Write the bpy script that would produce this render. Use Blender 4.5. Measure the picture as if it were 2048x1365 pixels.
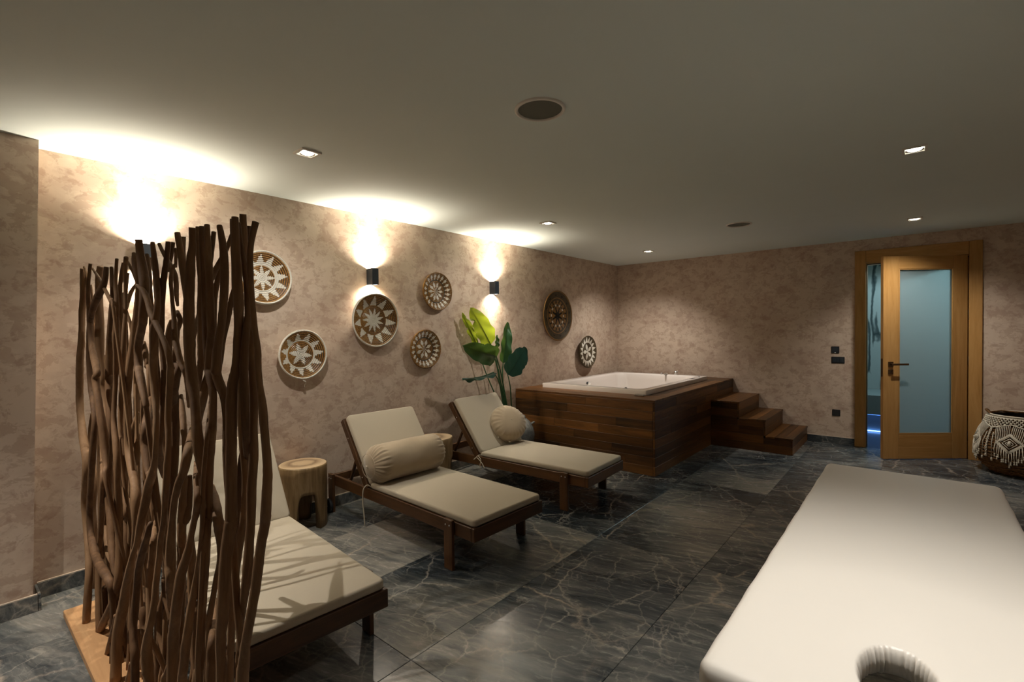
import bpy, math, random
from math import sin, cos, pi, radians, sqrt, atan2
from mathutils import Vector, Matrix

# ------------------------------------------------------------------ camera, world, exposure
scene = bpy.context.scene
for o in list(bpy.data.objects):
    bpy.data.objects.remove(o)
cam_data = bpy.data.cameras.new('camera')
cam_data.sensor_width = 36.0
cam_data.lens = 962.11 / 2048 * 36.0
cam_data.clip_start = 0.02
camera = bpy.data.objects.new('camera', cam_data)
scene.collection.objects.link(camera)
_yaw, _pit, _rol = radians(39.9912), radians(1.1283), radians(-0.73)
_fw = Vector((-sin(_yaw) * cos(_pit), cos(_yaw) * cos(_pit), -sin(_pit)))
_rt0 = Vector((cos(_yaw), sin(_yaw), 0))
_up0 = _rt0.cross(_fw)
_rt = cos(_rol) * _rt0 + sin(_rol) * _up0
_up = -sin(_rol) * _rt0 + cos(_rol) * _up0
camera.matrix_world = Matrix(((_rt.x, _up.x, -_fw.x, 3.5854), (_rt.y, _up.y, -_fw.y, -6.8675),
                              (_rt.z, _up.z, -_fw.z, 1.3926), (0, 0, 0, 1)))
scene.camera = camera

world = bpy.data.worlds.new('world')
scene.world = world
world.use_nodes = True
world.node_tree.nodes['Background'].inputs[0].default_value = (0.0, 0.0, 0.0, 1)
world.node_tree.nodes['Background'].inputs[1].default_value = 0.0

vs = scene.view_settings
vs.view_transform = 'Standard'
vs.look = 'None'
vs.gamma = 1.0
vs.use_curve_mapping = False
vs.exposure = 0.2
scene.cycles.use_denoising = True
scene.cycles.sample_clamp_indirect = 6.0
scene.cycles.max_bounces = 8
scene.cycles.adaptive_threshold = 0.025
scene.cycles.diffuse_bounces = 4
scene.cycles.glossy_bounces = 3

DOWN_W = 60.0          # one ceiling spot
SCONCE_UP_W = 84.0     # wall lamp, upward half
SCONCE_DN_W = 34.0     # wall lamp, downward half
DOWN_COL = (1.0, 0.95, 0.88)
SCONCE_COL = (1.0, 0.88, 0.72)

H = 2.4
XR = 4.80              # right wall
YF = -9.0              # wall behind the camera
rnd = random.Random(11)

# ------------------------------------------------------------------ helpers
COL = scene.collection

def tag(o, label=None, cat=None, group=None, kind=None):
    if label: o['label'] = label
    if cat: o['category'] = cat
    if group: o['group'] = group
    if kind: o['kind'] = kind
    return o

def empty(name, loc=(0, 0, 0), rz=0.0, parent=None):
    o = bpy.data.objects.new(name, None)
    o.empty_display_size = 0.1
    COL.objects.link(o)
    o.location = loc
    o.rotation_euler = (0, 0, rz)
    if parent: o.parent = parent
    return o

def mesh(name, verts, faces, mat, parent=None, smooth=False, mats=None, fmat=None, loc=None):
    me = bpy.data.meshes.new(name)
    me.from_pydata([tuple(v) for v in verts], [], [tuple(f) for f in faces])
    if mats:
        for m in mats: me.materials.append(m)
    elif mat: me.materials.append(mat)
    if fmat: me.polygons.foreach_set('material_index', fmat)
    if smooth: me.polygons.foreach_set('use_smooth', [True] * len(me.polygons))
    me.update()
    o = bpy.data.objects.new(name, me)
    COL.objects.link(o)
    if parent: o.parent = parent
    if loc: o.location = loc
    return o

def fix_normals(o):
    import bmesh
    bm = bmesh.new(); bm.from_mesh(o.data)
    bmesh.ops.recalc_face_normals(bm, faces=bm.faces)
    bm.to_mesh(o.data); bm.free()
    return o

def cbox(x0, x1, y0, y1, z0, z1, c=0.002):
    """chamfered box: 24 verts, 26 faces"""
    c = min(c, (x1 - x0) * .45, (y1 - y0) * .45, (z1 - z0) * .45)
    V, idx = [], {}
    for sx in (0, 1):
        for sy in (0, 1):
            for sz in (0, 1):
                p = [(x0, x1)[sx], (y0, y1)[sy], (z0, z1)[sz]]
                s = [1 - 2 * sx, 1 - 2 * sy, 1 - 2 * sz]
                for ax in range(3):     # vertex lying on the face normal to ax
                    q = [p[i] + (s[i] * c if i != ax else 0) for i in range(3)]
                    idx[(sx, sy, sz, ax)] = len(V); V.append(q)
    F = []
    for ax in range(3):
        b, d = [(1, 2), (0, 2), (0, 1)][ax]
        for s in (0, 1):
            f = []
            for u, v in ((0, 0), (1, 0), (1, 1), (0, 1)):
                k = [0, 0, 0]; k[ax] = s; k[b] = u; k[d] = v
                f.append(idx[(*k, ax)])
            F.append(f)
    for ax in range(3):                 # edges parallel to ax
        b, d = [(1, 2), (0, 2), (0, 1)][ax]
        for u in (0, 1):
            for v in (0, 1):
                k0 = [0, 0, 0]; k0[b] = u; k0[d] = v; k1 = list(k0); k1[ax] = 1
                F.append([idx[(*k0, b)], idx[(*k1, b)], idx[(*k1, d)], idx[(*k0, d)]])
    for sx in (0, 1):
        for sy in (0, 1):
            for sz in (0, 1):
                F.append([idx[(sx, sy, sz, a)] for a in range(3)])
    # orient outward
    cen = Vector(((x0 + x1) / 2, (y0 + y1) / 2, (z0 + z1) / 2))
    out = []
    for f in F:
        p = [Vector(V[i]) for i in f]
        n = (p[1] - p[0]).cross(p[2] - p[0])
        m = sum(p, Vector()) / len(p)
        out.append(f if n.dot(m - cen) > 0 else f[::-1])
    return V, out

def merge(parts):
    V, F = [], []
    for v, f in parts:
        n = len(V); V += list(v); F += [[i + n for i in q] for q in f]
    return V, F

def box(name, x0, x1, y0, y1, z0, z1, mat, parent=None, c=0.002):
    v, f = cbox(x0, x1, y0, y1, z0, z1, c)
    return mesh(name, v, f, mat, parent)

def spline(P, n):
    """Catmull-Rom through tuples of any length, n samples per span"""
    out = []
    m = len(P)
    for i in range(m - 1):
        p0, p1, p2, p3 = P[max(0, i - 1)], P[i], P[i + 1], P[min(m - 1, i + 2)]
        for k in range(n):
            t = k / n
            out.append(tuple(0.5 * (2 * b + (c - a) * t + (2 * a - 5 * b + 4 * c - d) * t * t + (3 * b - a - 3 * c + d) * t ** 3)
                             for a, b, c, d in zip(p0, p1, p2, p3)))
    out.append(tuple(P[-1]))
    return out

def tube(P, R, n=8, caps=True, closed=False, jit=0.0, rg=None):
    P = [Vector(p) for p in P]
    m = len(P)
    if not hasattr(R, '__len__'): R = [R] * m
    V, F = [], []
    ref = None
    for i in range(m):
        if closed: t = P[(i + 1) % m] - P[i - 1]
        else: t = P[min(m - 1, i + 1)] - P[max(0, i - 1)]
        t = t.normalized() if t.length > 1e-9 else Vector((0, 0, 1))
        if ref is None:
            ref = Vector((1, 0, 0)) if abs(t.x) < .9 else Vector((0, 1, 0))
        u = (ref - t * ref.dot(t)).normalized(); w = t.cross(u); ref = u
        for k in range(n):
            a = 2 * pi * k / n
            r = R[i] * (1 + (rg.uniform(-jit, jit) if rg else 0))
            V.append(P[i] + (u * cos(a) + w * sin(a)) * r)
    for i in range(m if closed else m - 1):
        j = (i + 1) % m
        for k in range(n):
            l = (k + 1) % n
            F.append([i * n + k, i * n + l, j * n + l, j * n + k])
    if caps and not closed:
        F.append(list(range(n))[::-1]); F.append([(m - 1) * n + k for k in range(n)])
    return V, F

def lathe(prof, n=48, cap0=True, cap1=True, fn=None):
    """prof = [(r, z)], around z; fn(r, z, a) -> (r, z) to disturb"""
    V, F = [], []
    for r, z in prof:
        for k in range(n):
            a = 2 * pi * k / n
            rr, zz = fn(r, z, a) if fn else (r, z)
            V.append((rr * cos(a), rr * sin(a), zz))
    for i in range(len(prof) - 1):
        for k in range(n):
            l = (k + 1) % n
            F.append([i * n + k, i * n + l, (i + 1) * n + l, (i + 1) * n + k])
    if cap0: F.append(list(range(n))[::-1])
    if cap1: F.append([(len(prof) - 1) * n + k for k in range(n)])
    return V, F

def xf(vf, M):
    return [M @ Vector(v) for v in vf[0]], vf[1]

def copy_tree(o, parent=None):
    c = o.copy(); COL.objects.link(c)
    c.parent = parent
    for ch in list(o.children):
        copy_tree(ch, c)
    return c

# ------------------------------------------------------------------ materials
class NT:
    def __init__(self, name):
        self.m = bpy.data.materials.new(name); self.m.use_nodes = True
        self.t = self.m.node_tree; self.b = self.t.nodes['Principled BSDF']
    def n(self, typ, **kw):
        nd = self.t.nodes.new(typ)
        for k, v in kw.items():
            if k[0] == 'i' and k[1:].isdigit(): nd.inputs[int(k[1:])].default_value = v
            elif k.startswith('I_'): nd.inputs[k[2:].replace('_', ' ')].default_value = v
            else: setattr(nd, k, v)
        return nd
    def l(self, a, b): self.t.links.new(a, b)
    def math(self, op, a, b=None, clamp=False):
        nd = self.n('ShaderNodeMath', operation=op); nd.use_clamp = clamp
        for i, v in enumerate((a, b)):
            if v is None: continue
            if isinstance(v, (int, float)): nd.inputs[i].default_value = v
            else: self.l(v, nd.inputs[i])
        return nd.outputs[0]
    def ramp(self, fac, stops, interp='LINEAR'):
        nd = self.n('ShaderNodeValToRGB'); cr = nd.color_ramp; cr.interpolation = interp
        while len(cr.elements) < len(stops): cr.elements.new(.5)
        for e, (p, c) in zip(cr.elements, stops):
            e.position = p; e.color = (*c, 1) if len(c) == 3 else c
        self.l(fac, nd.inputs[0]); return nd.outputs[0]
    def mix(self, fac, a, b, blend='MIX'):
        nd = self.n('ShaderNodeMix', data_type='RGBA', blend_type=blend)
        for s, v in ((0, fac), (6, a), (7, b)):
            if isinstance(v, (int, float)): nd.inputs[s].default_value = v
            elif isinstance(v, tuple): nd.inputs[s].default_value = (*v, 1) if len(v) == 3 else v
            else: self.l(v, nd.inputs[s])
        return nd.outputs[2]
    def coord(self, kind='Object', scale=(1, 1, 1), rot=(0, 0, 0), rand=0.0):
        tc = self.n('ShaderNodeTexCoord'); mp = self.n('ShaderNodeMapping')
        mp.inputs['Scale'].default_value = scale; mp.inputs['Rotation'].default_value = rot
        src = tc.outputs[kind]
        if kind == 'World':
            pass
        if rand:
            oi = self.n('ShaderNodeObjectInfo')
            v = self.n('ShaderNodeVectorMath', operation='MULTIPLY_ADD')
            cb = self.n('ShaderNodeCombineXYZ')
            self.l(oi.outputs['Random'], cb.inputs[0])
            self.l(self.math('FRACT', self.math('MULTIPLY', oi.outputs['Random'], 37.7)), cb.inputs[1])
            self.l(self.math('FRACT', self.math('MULTIPLY', oi.outputs['Random'], 91.3)), cb.inputs[2])
            self.l(cb.outputs[0], v.inputs[0]); v.inputs[1].default_value = (rand, rand, rand)
            self.l(src, v.inputs[2]); src = v.outputs[0]
        self.l(src, mp.inputs[0]); return mp.outputs[0]
    def pos(self, scale=(1, 1, 1), rot=(0, 0, 0)):
        g = self.n('ShaderNodeNewGeometry'); mp = self.n('ShaderNodeMapping')
        mp.inputs['Scale'].default_value = scale; mp.inputs['Rotation'].default_value = rot
        self.l(g.outputs['Position'], mp.inputs[0]); return mp.outputs[0]
    def noise(self, vec, scale, detail=4, rough=.55, dist=0.0, out=0):
        nd = self.n('ShaderNodeTexNoise'); self.l(vec, nd.inputs['Vector'])
        nd.inputs['Scale'].default_value = scale; nd.inputs['Detail'].default_value = detail
        nd.inputs['Roughness'].default_value = rough; nd.inputs['Distortion'].default_value = dist
        return nd.outputs[out]
    def bump(self, h, strength=.3, dist=.01):
        nd = self.n('ShaderNodeBump'); nd.inputs['Strength'].default_value = strength
        nd.inputs['Distance'].default_value = dist; self.l(h, nd.inputs['Height'])
        self.l(nd.outputs[0], self.b.inputs['Normal'])
    def done(self, color=None, rough=None, **kw):
        for key, v in (('Base Color', color), ('Roughness', rough), *[(k.replace('_', ' '), v) for k, v in kw.items()]):
            if v is None: continue
            s = self.b.inputs[key]
            if isinstance(v, (int, float)): s.default_value = v
            elif isinstance(v, tuple): s.default_value = (*v, 1) if len(v) == 3 and s.type == 'RGBA' else v
            else: self.l(v, s)
        return self.m

def srgb(r, g, b):
    f = lambda c: c / 12.92 if c <= .04045 else ((c + .055) / 1.055) ** 2.4
    return (f(r / 255), f(g / 255), f(b / 255))

def m_plaster():
    k = NT('lime_plaster')
    p = k.pos()
    ps = k.pos(scale=(1, 1, 1.35))
    n1 = k.noise(ps, 2.6, 4, .6, .3)
    n2 = k.noise(ps, 8.5, 4, .68, .35)
    n3 = k.noise(p, .9, 3, .5)
    n4 = k.noise(k.pos(scale=(1, 1, 1.1), rot=(.5, .4, .3)), 17, 4, .65, .4)
    patch = k.ramp(n1, [(.48, (0, 0, 0)), (.58, (1, 1, 1))])
    flake = k.ramp(n2, [(.515, (0, 0, 0)), (.56, (1, 1, 1))])
    flake2 = k.ramp(n4, [(.55, (0, 0, 0)), (.60, (1, 1, 1))])
    base = k.mix(n3, srgb(196, 176, 156), srgb(208, 188, 168))
    c = k.mix(k.math('MULTIPLY', patch, .30), base, srgb(160, 130, 114))
    c = k.mix(k.math('MULTIPLY', flake, .35), c, srgb(150, 118, 98))
    c = k.mix(k.math('MULTIPLY', flake2, .23), c, srgb(146, 112, 92))
    pale = k.ramp(k.noise(ps, 5.0, 4, .62, .3), [(.57, (0, 0, 0)), (.62, (1, 1, 1))])
    c = k.mix(k.math('MULTIPLY', pale, .45), c, srgb(212, 194, 174))
    h = k.math('ADD', k.math('MULTIPLY', n2, .5), k.math('MULTIPLY', k.noise(p, 30, 3, .7), .5))
    k.bump(h, .18, .005)
    return k.done(c, k.ramp(n2, [(.3, (.55,) * 3), (.7, (.42,) * 3)]), Specular_IOR_Level=.3)

def m_ceiling():
    k = NT('ceiling_paint')
    n = k.noise(k.pos(), 2.0, 3)
    c = k.mix(n, srgb(222, 230, 225), srgb(227, 235, 230))
    k.bump(k.noise(k.pos(), 90, 3), .04, .002)
    return k.done(c, .8, Specular_IOR_Level=.2)

def m_marble(tile=True):
    k = NT('dark_marble' if tile else 'dark_marble_skirting')
    p = k.coord('Object', rand=23.0, rot=(0, 0, radians(-15))) if tile else k.pos()
    st = k.n('ShaderNodeMapping'); st.inputs['Scale'].default_value = (1.1, 9.0, 4); k.l(p, st.inputs[0])
    wob = k.noise(p, 2.2, 4, .6, out=1)
    add = k.n('ShaderNodeVectorMath', operation='MULTIPLY_ADD'); k.l(wob, add.inputs[0])
    add.inputs[1].default_value = (.16, .16, .16); k.l(p, add.inputs[2])
    pw = add.outputs[0]
    stw = k.n('ShaderNodeMapping'); stw.inputs['Scale'].default_value = (1.1, 8.0, 4); k.l(pw, stw.inputs[0])
    s1 = k.noise(stw.outputs[0], 1.6, 5, .65, .6)
    s2 = k.noise(stw.outputs[0], 6.0, 5, .7, .3)
    oi = k.n('ShaderNodeObjectInfo')
    tone = k.math('MULTIPLY', k.math('SUBTRACT', oi.outputs['Random'], .5), .16)
    big = k.noise(pw, 1.0, 3, .5)
    f = k.math('ADD', k.math('ADD', k.math('MULTIPLY', s1, .60), k.math('MULTIPLY', s2, .36)), k.math('MULTIPLY', k.math('SUBTRACT', big, .5), 1.0))
    f = k.math('ADD', f, tone)
    c = k.ramp(f, [(.25, srgb(24, 32, 38)), (.38, srgb(58, 63, 66)), (.53, srgb(100, 101, 98)), (.72, srgb(144, 139, 130))])
    jag = k.noise(p, 9.0, 4, .65, out=1)
    ja = k.n('ShaderNodeVectorMath', operation='MULTIPLY_ADD'); k.l(jag, ja.inputs[0])
    ja.inputs[1].default_value = (.085, .085, .085); k.l(p, ja.inputs[2])
    def crack(sc, seed, w, mscale, lo, hi, stretch=(1, 1, 1), rot=0.0):
        mp = k.n('ShaderNodeMapping'); mp.inputs['Location'].default_value = (seed, seed * .7, 0)
        mp.inputs['Scale'].default_value = stretch; mp.inputs['Rotation'].default_value = (0, 0, rot); k.l(ja.outputs[0], mp.inputs[0])
        vo = k.n('ShaderNodeTexVoronoi', feature='DISTANCE_TO_EDGE'); k.l(mp.outputs[0], vo.inputs['Vector']); vo.inputs['Scale'].default_value = sc
        line = k.ramp(vo.outputs['Distance'], [(0, (1, 1, 1)), (w, (.35,) * 3), (w * 2.6, (0, 0, 0))])
        ms = k.n('ShaderNodeMapping'); ms.inputs['Location'].default_value = (seed * 2.1, -seed, 0); k.l(p, ms.inputs[0])
        return k.math('MULTIPLY', line, k.ramp(k.noise(ms.outputs[0], mscale, 3, .6), [(lo, (0, 0, 0)), (hi, (1, 1, 1))]))
    v1 = crack(1.25, 3.1, .0055, 1.6, .40, .58, (1, .75, 1), .6)
    v2 = crack(2.6, 9.7, .0075, 2.4, .46, .60, (1, .6, 1), -.5)
    v3 = crack(5.5, 5.3, .012, 2.9, .44, .60, (1, .7, 1), .2)
    v4 = crack(12.0, 1.7, .026, 3.3, .49, .64)
    c = k.mix(k.math('MULTIPLY', v1, .8), c, srgb(170, 156, 140))
    c = k.mix(k.math('MULTIPLY', v2, .75), c, srgb(172, 164, 152))
    c = k.mix(k.math('MULTIPLY', v3, .6), c, srgb(168, 162, 152))
    c = k.mix(k.math('MULTIPLY', v4, .5), c, srgb(160, 154, 146))
    r = k.ramp(s2, [(.3, (.20,) * 3), (.7, (.30,) * 3)])
    return k.done(c, r, Specular_IOR_Level=.32)

def m_wood(name, dark, mid, light, axis='x', rough=.45, sat=.5, scale=1.0, bump=.12, rand=17.0):
    k = NT(name)
    sc = {'x': (1.2, 14, 14), 'y': (14, 1.2, 14), 'z': (14, 14, 1.2)}[axis]
    sc = tuple(s * scale for s in sc)
    p = k.coord('Object', scale=sc, rand=rand)
    g = k.noise(p, 1.3, 6, .62, 1.2)
    fine = k.noise(p, 7.0, 4, .7)
    oi = k.n('ShaderNodeObjectInfo')
    f = k.math('ADD', k.math('ADD', k.math('MULTIPLY', g, .75), k.math('MULTIPLY', fine, .25)),
               k.math('MULTIPLY', k.math('SUBTRACT', oi.outputs['Random'], .5), sat))
    c = k.ramp(f, [(.22, dark), (.5, mid), (.78, light)])
    k.bump(fine, bump, .004)
    return k.done(c, rough, Specular_IOR_Level=.35)

def m_plain(name, col, rough=.5, metal=0.0, spec=.5, nscale=0, namt=.1, bump=0.0, bscale=80, **kw):
    k = NT(name)
    c = col
    if nscale:
        n = k.noise(k.coord('Object'), nscale, 4, .6)
        c = k.mix(n, tuple(x * (1 - namt) for x in col), tuple(min(1, x * (1 + namt)) for x in col))
    if bump:
        k.bump(k.noise(k.coord('Object'), bscale, 4, .6), bump, .004)
    return k.done(c, rough, Metallic=metal, Specular_IOR_Level=spec, **kw)

def m_emit(name, col, s):
    k = NT(name)
    return k.done((0.8, 0.8, 0.8), .4, Emission_Color=col, Emission_Strength=s)

PLASTER = m_plaster(); CEIL = m_ceiling(); MARBLE = m_marble(); SKIRT = m_marble(False)
GROUT = m_plain('dark_grout', srgb(58, 55, 52), .8)
LIT_EDGE = m_plain('painted_lit_edge', srgb(206, 188, 168), .6)  # pale tone paints the bevel highlight along the baseboard tops
TEAK = {a: m_wood('teak_' + a, srgb(46, 30, 14), srgb(88, 56, 25), srgb(126, 82, 38), a, .42, .40) for a in 'xyz'}
LOUNGE = {a: m_wood('lounger_teak_' + a, srgb(50, 33, 19), srgb(80, 53, 30), srgb(108, 73, 42), a, .42, .25) for a in 'xyz'}
OAK = {a: m_wood('oak_' + a, srgb(150, 108, 56), srgb(176, 131, 74), srgb(194, 150, 92), a, .42, .12) for a in 'xz'}
DRIFT = m_wood('driftwood', srgb(84, 58, 36), srgb(124, 92, 62), srgb(154, 120, 86), 'z', .72, .35, .8, .25)
PLY = m_wood('screen_base_board', srgb(176, 132, 90), srgb(198, 152, 106), srgb(212, 170, 124), 'x', .5, .1)
LINEN = m_plain('cushion_linen', srgb(176, 165, 145), .85, nscale=300, namt=.05, bump=.08, bscale=500, Sheen_Weight=.15)
VELVET = m_plain('tan_velvet', srgb(166, 149, 124), .8, nscale=14, namt=.10, bump=.06, bscale=60, Sheen_Weight=.5, Sheen_Roughness=.4)
VINYL = m_plain('white_vinyl', srgb(226, 220, 210), .42, nscale=3, namt=.015, bump=.03, bscale=140)
BLACK = m_plain('black_metal', srgb(34, 42, 50), .45, nscale=40, namt=.1)
CHAR = m_plain('black_rubber', srgb(22, 22, 24), .7)
STEEL = m_plain('steel', (.62, .6, .57), .28, metal=1.0)
BRONZE = m_plain('dark_bronze', srgb(92, 70, 48), .35, metal=.8)
ACRYL = m_plain('white_acrylic', srgb(226, 216, 208), .15, spec=.5)
WHITE = m_plain('white_trim', srgb(226, 220, 210), .5)

# ------------------------------------------------------------------ the room
def struct(o, label, cat):
    return tag(o, label, cat, kind='structure')

# floor: a grout bed carrying single marble tiles
floor = box('floor', -.2, XR + .2, YF - .2, 0.0, -.12, -.004, GROUT, c=.001)
struct(floor, 'floor of large dark grey veined marble tiles', 'floor')
TX = [-.835 + .695 * i for i in range(9)]      # joints at 1.945, 2.64, 3.335 ...
TY = [-8.753 - 1.573 + 1.573 * j for j in range(7)]
TY = [-.888 - 1.573 * (5 - j) for j in range(6)] + [.685]
for i in range(len(TX) - 1):
    for j in range(-1, len(TY) - 1):
        ya = TY[j] if j >= 0 else YF - .1
        yb = TY[j + 1]
        x0, x1 = max(TX[i], -.15), min(TX[i + 1], XR + .15)
        y0, y1 = max(ya, YF - .1), min(yb, -.004)
        if x1 - x0 < .05 or y1 - y0 < .05: continue
        g = .0012
        w, d = x1 - x0 - 2 * g, y1 - y0 - 2 * g
        v, f = cbox(-w / 2, w / 2, -d / 2, d / 2, -.02, 0, .0012)
        t = mesh('tile', v, f, MARBLE, floor, loc=((x0 + x1) / 2, (y0 + y1) / 2, 0))

wall_left = box('wall_left', -.2, 0, YF, .2, 0, H, PLASTER, c=.001)
struct(wall_left, 'long left wall in mottled pinkish beige lime plaster', 'wall')
# wall section that stands 16 cm proud at the left edge of the picture, its arris slightly out of plumb
pv = [(0, YF, 0), (.16, YF, 0), (.16, -6.592, 0), (0, -6.592, 0), (0, YF, H), (.16, YF, H), (.16, -6.515, H), (0, -6.515, H)]
pf = [(0, 3, 2, 1), (4, 5, 6, 7), (0, 1, 5, 4), (1, 2, 6, 5), (2, 3, 7, 6), (3, 0, 4, 7)]
wall_pil = struct(mesh('wall_left_projection', pv, pf, PLASTER), 'shaded wall section standing proud at the far left edge', 'wall')
DX0, DX1, DZ = 3.13, 4.022, 2.145
wb = merge([cbox(0, DX0, 0, .2, 0, H, .0005), cbox(DX1, XR, 0, .2, 0, H, .0005), cbox(DX0, DX1, 0, .2, DZ, H, .0005)])
wall_back = struct(mesh('wall_back', *wb, PLASTER), 'far end wall in mottled beige plaster holding the door', 'wall')
wall_right = struct(box('wall_right', XR, XR + .2, YF, .2, 0, H, PLASTER, c=.001), 'plaster wall on the right outside the view', 'wall')
wall_front = struct(box('wall_front', -.2, XR + .2, YF - .2, YF, 0, H, PLASTER, c=.001), 'plaster wall behind the camera', 'wall')
ceiling = struct(box('ceiling', -.2, XR + .2, YF - .2, .2, H, H + .15, CEIL, c=.001), 'flat off white painted ceiling', 'ceiling')

HB = .083
def skirting(name, segs, label, axis):
    root = struct(empty(name, (segs[0][0], segs[0][2], 0)), label, 'baseboard')
    ox, oy = segs[0][0], segs[0][2]
    for x0, x1, y0, y1 in segs:
        box('baseboard_tile', x0 - ox + .0008, x1 - ox - .0008, y0 - oy + .0008, y1 - oy - .0008, 0.0, HB, SKIRT, root, .001)
    return root
bt = .011
def cuts(a, b, step):
    n = max(1, round((b - a) / step)); return [a + (b - a) * i / n for i in range(n + 1)]
cl = cuts(-6.56, -2.57, 1.2)
skirting('baseboard_left', [(0, bt, a, b) for a, b in zip(cl, cl[1:])], 'dark marble baseboard along the left wall', 'y')
box('lit_edge_strip', 0, .0075, -6.56, -2.57, HB, HB + .006, LIT_EDGE, None, .001)
o = bpy.data.objects['lit_edge_strip']; o.name = 'trim_1'; struct(o, 'pale strip painted as the lit top edge of the left marble baseboard', 'trim')
cp = cuts(YF, -6.573, 1.2)
skirting('baseboard_projection', [(.16, .172, a, b) for a, b in zip(cp, cp[1:])] + [(bt, .172, -6.572, -6.560)], 'dark marble baseboard on the projecting wall section', 'y')
o = box('trim_2', .160, .170, YF, -6.574, HB, HB + .006, LIT_EDGE, None, .001); struct(o, 'pale strip painted as the lit top edge of the projecting baseboard', 'trim')
cb = [2.57, 3.04]
skirting('baseboard_back', [(2.567, 3.042, -bt, 0)], 'short dark marble baseboard between wooden steps and door', 'x')
o = box('trim_3', 2.567, 3.042, -.0075, 0, HB, HB + .006, LIT_EDGE, None, .001); struct(o, 'pale strip painted as the lit top edge of the baseboard by the door', 'trim')
skirting('baseboard_right', [(4.114, XR, -bt, 0)], 'dark marble baseboard behind the macrame basket', 'x')

# ------------------------------------------------------------------ room behind the door (steam room with blue strip lights)
TEALM = None
def m_teal_marble():
    k = NT('steam_room_marble')
    p = k.pos()
    wob = k.noise(p, 1.6, 4, .6, out=1)
    add = k.n('ShaderNodeVectorMath', operation='MULTIPLY_ADD'); k.l(wob, add.inputs[0])
    add.inputs[1].default_value = (.10, .10, .10); k.l(k.pos(scale=(1, 1, .16)), add.inputs[2])
    nz = k.noise(add.outputs[0], 3.4, 3, .5, .2)
    d = k.math('ABSOLUTE', k.math('SUBTRACT', nz, .5))
    v = k.ramp(d, [(0, (1, 1, 1)), (.020, (.8,) * 3), (.036, (0, 0, 0))])
    c = k.mix(k.noise(add.outputs[0], 2.0, 4), srgb(138, 150, 152), srgb(166, 176, 176))
    c = k.mix(v, c, srgb(46, 62, 66))
    return k.done(c, .25)
TEALM = m_teal_marble()
SLATE = m_plain('steam_bench_stone', srgb(120, 132, 134), .4, nscale=20, namt=.1)
SFLOOR = m_plain('steam_floor_stone', srgb(46, 52, 62), .35, nscale=12, namt=.15)
SY0, SY1, SX0, SX1 = .2, 1.75, 2.3, 4.7
struct(box('floor_steam_room', SX0, SX1, .0, SY1, -.12, -.002, SFLOOR, c=.001), 'stone floor of the blue lit room behind the door', 'floor')
struct(box('wall_steam_back', SX0, SX1, SY1, SY1 + .1, -.1, 2.5, TEALM, c=.001), 'veined marble wall seen through the door gap', 'wall')
struct(box('wall_steam_left', SX0 - .1, SX0, SY0, SY1, -.1, 2.5, TEALM, c=.001), 'marble side wall of the room behind the door, left side', 'wall')
struct(box('wall_steam_right', SX1, SX1 + .1, SY0, SY1, -.1, 2.5, TEALM, c=.001), 'marble side wall of the room behind the door, right side', 'wall')
struct(box('ceiling_steam_room', SX0 - .1, SX1 + .1, SY0, SY1 + .1, 2.40, 2.5, CEIL, c=.001), 'pale ceiling of the room behind the door', 'ceiling')
bench = empty('stone_bench', (3.2, 1.05, 0))
tag(bench, 'stone bench with blue strip light below, seen through the door gap', 'bench')
box('bench_slab', SX0 - 3.2 + .002, SX1 - 3.2 - .002, -.06, SY1 - 1.05 - .002, .24, .50, SLATE, bench, .006)
box('bench_base', SX0 - 3.2 + .002, SX1 - 3.2 - .002, .06, SY1 - 1.05 - .002, 0, .24, SLATE, bench, .002)
LEDB = m_emit('blue_led', (.14, .36, 1.0), 6.0)
box('led_strip', SX0 - 3.2 + .05, SX1 - 3.2 - .05, .030, .044, .004, .016, LEDB, bench, .001)
LEDB2 = m_emit('blue_led_soft', (.10, .30, 1.0), 3.0)
box('led_strip', SX0 - 3.2 + .05, SX1 - 3.2 - .05, -.02, .0, .232, .239, LEDB2, bench, .001)
# unseen round teal white lamp, added to light the frosted glass from behind
sl = empty('added_steam_lamp', (3.75, .8, 2.40))
tag(sl, 'unseen round lamp added to light the glass door from behind', 'ceiling lamp')
mesh('added_lamp_ring', *lathe([(.10, 0), (.10, -.02), (.075, -.022), (.075, -.006)], 32, False, False), WHITE, sl, True)
mesh('added_lamp_lens', *lathe([(.074, -.008), (.0005, -.009)], 32, False, True), m_emit('added_teal_lens', (.45, .85, .9), 6.0), sl, True)
ld = bpy.data.lights.new('added_steam_light', 'SPOT'); ld.energy = 72; ld.color = (.60, .86, .92); ld.shadow_soft_size = .06
ld.spot_size = radians(165); ld.spot_blend = .3
lo = bpy.data.objects.new('added_steam_light', ld); COL.objects.link(lo); lo.parent = sl; lo.location = (0, 0, -.03)
gl = box('sensor_light', -.006, .006, -.006, .006, -.02, 0, m_emit('green_dot', (.2, 1, .7), 6), None, .001)
gl.location = (3.14, 1.45, 2.40); tag(gl, 'tiny green indicator light high in the room behind the door', 'indicator light')

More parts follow.
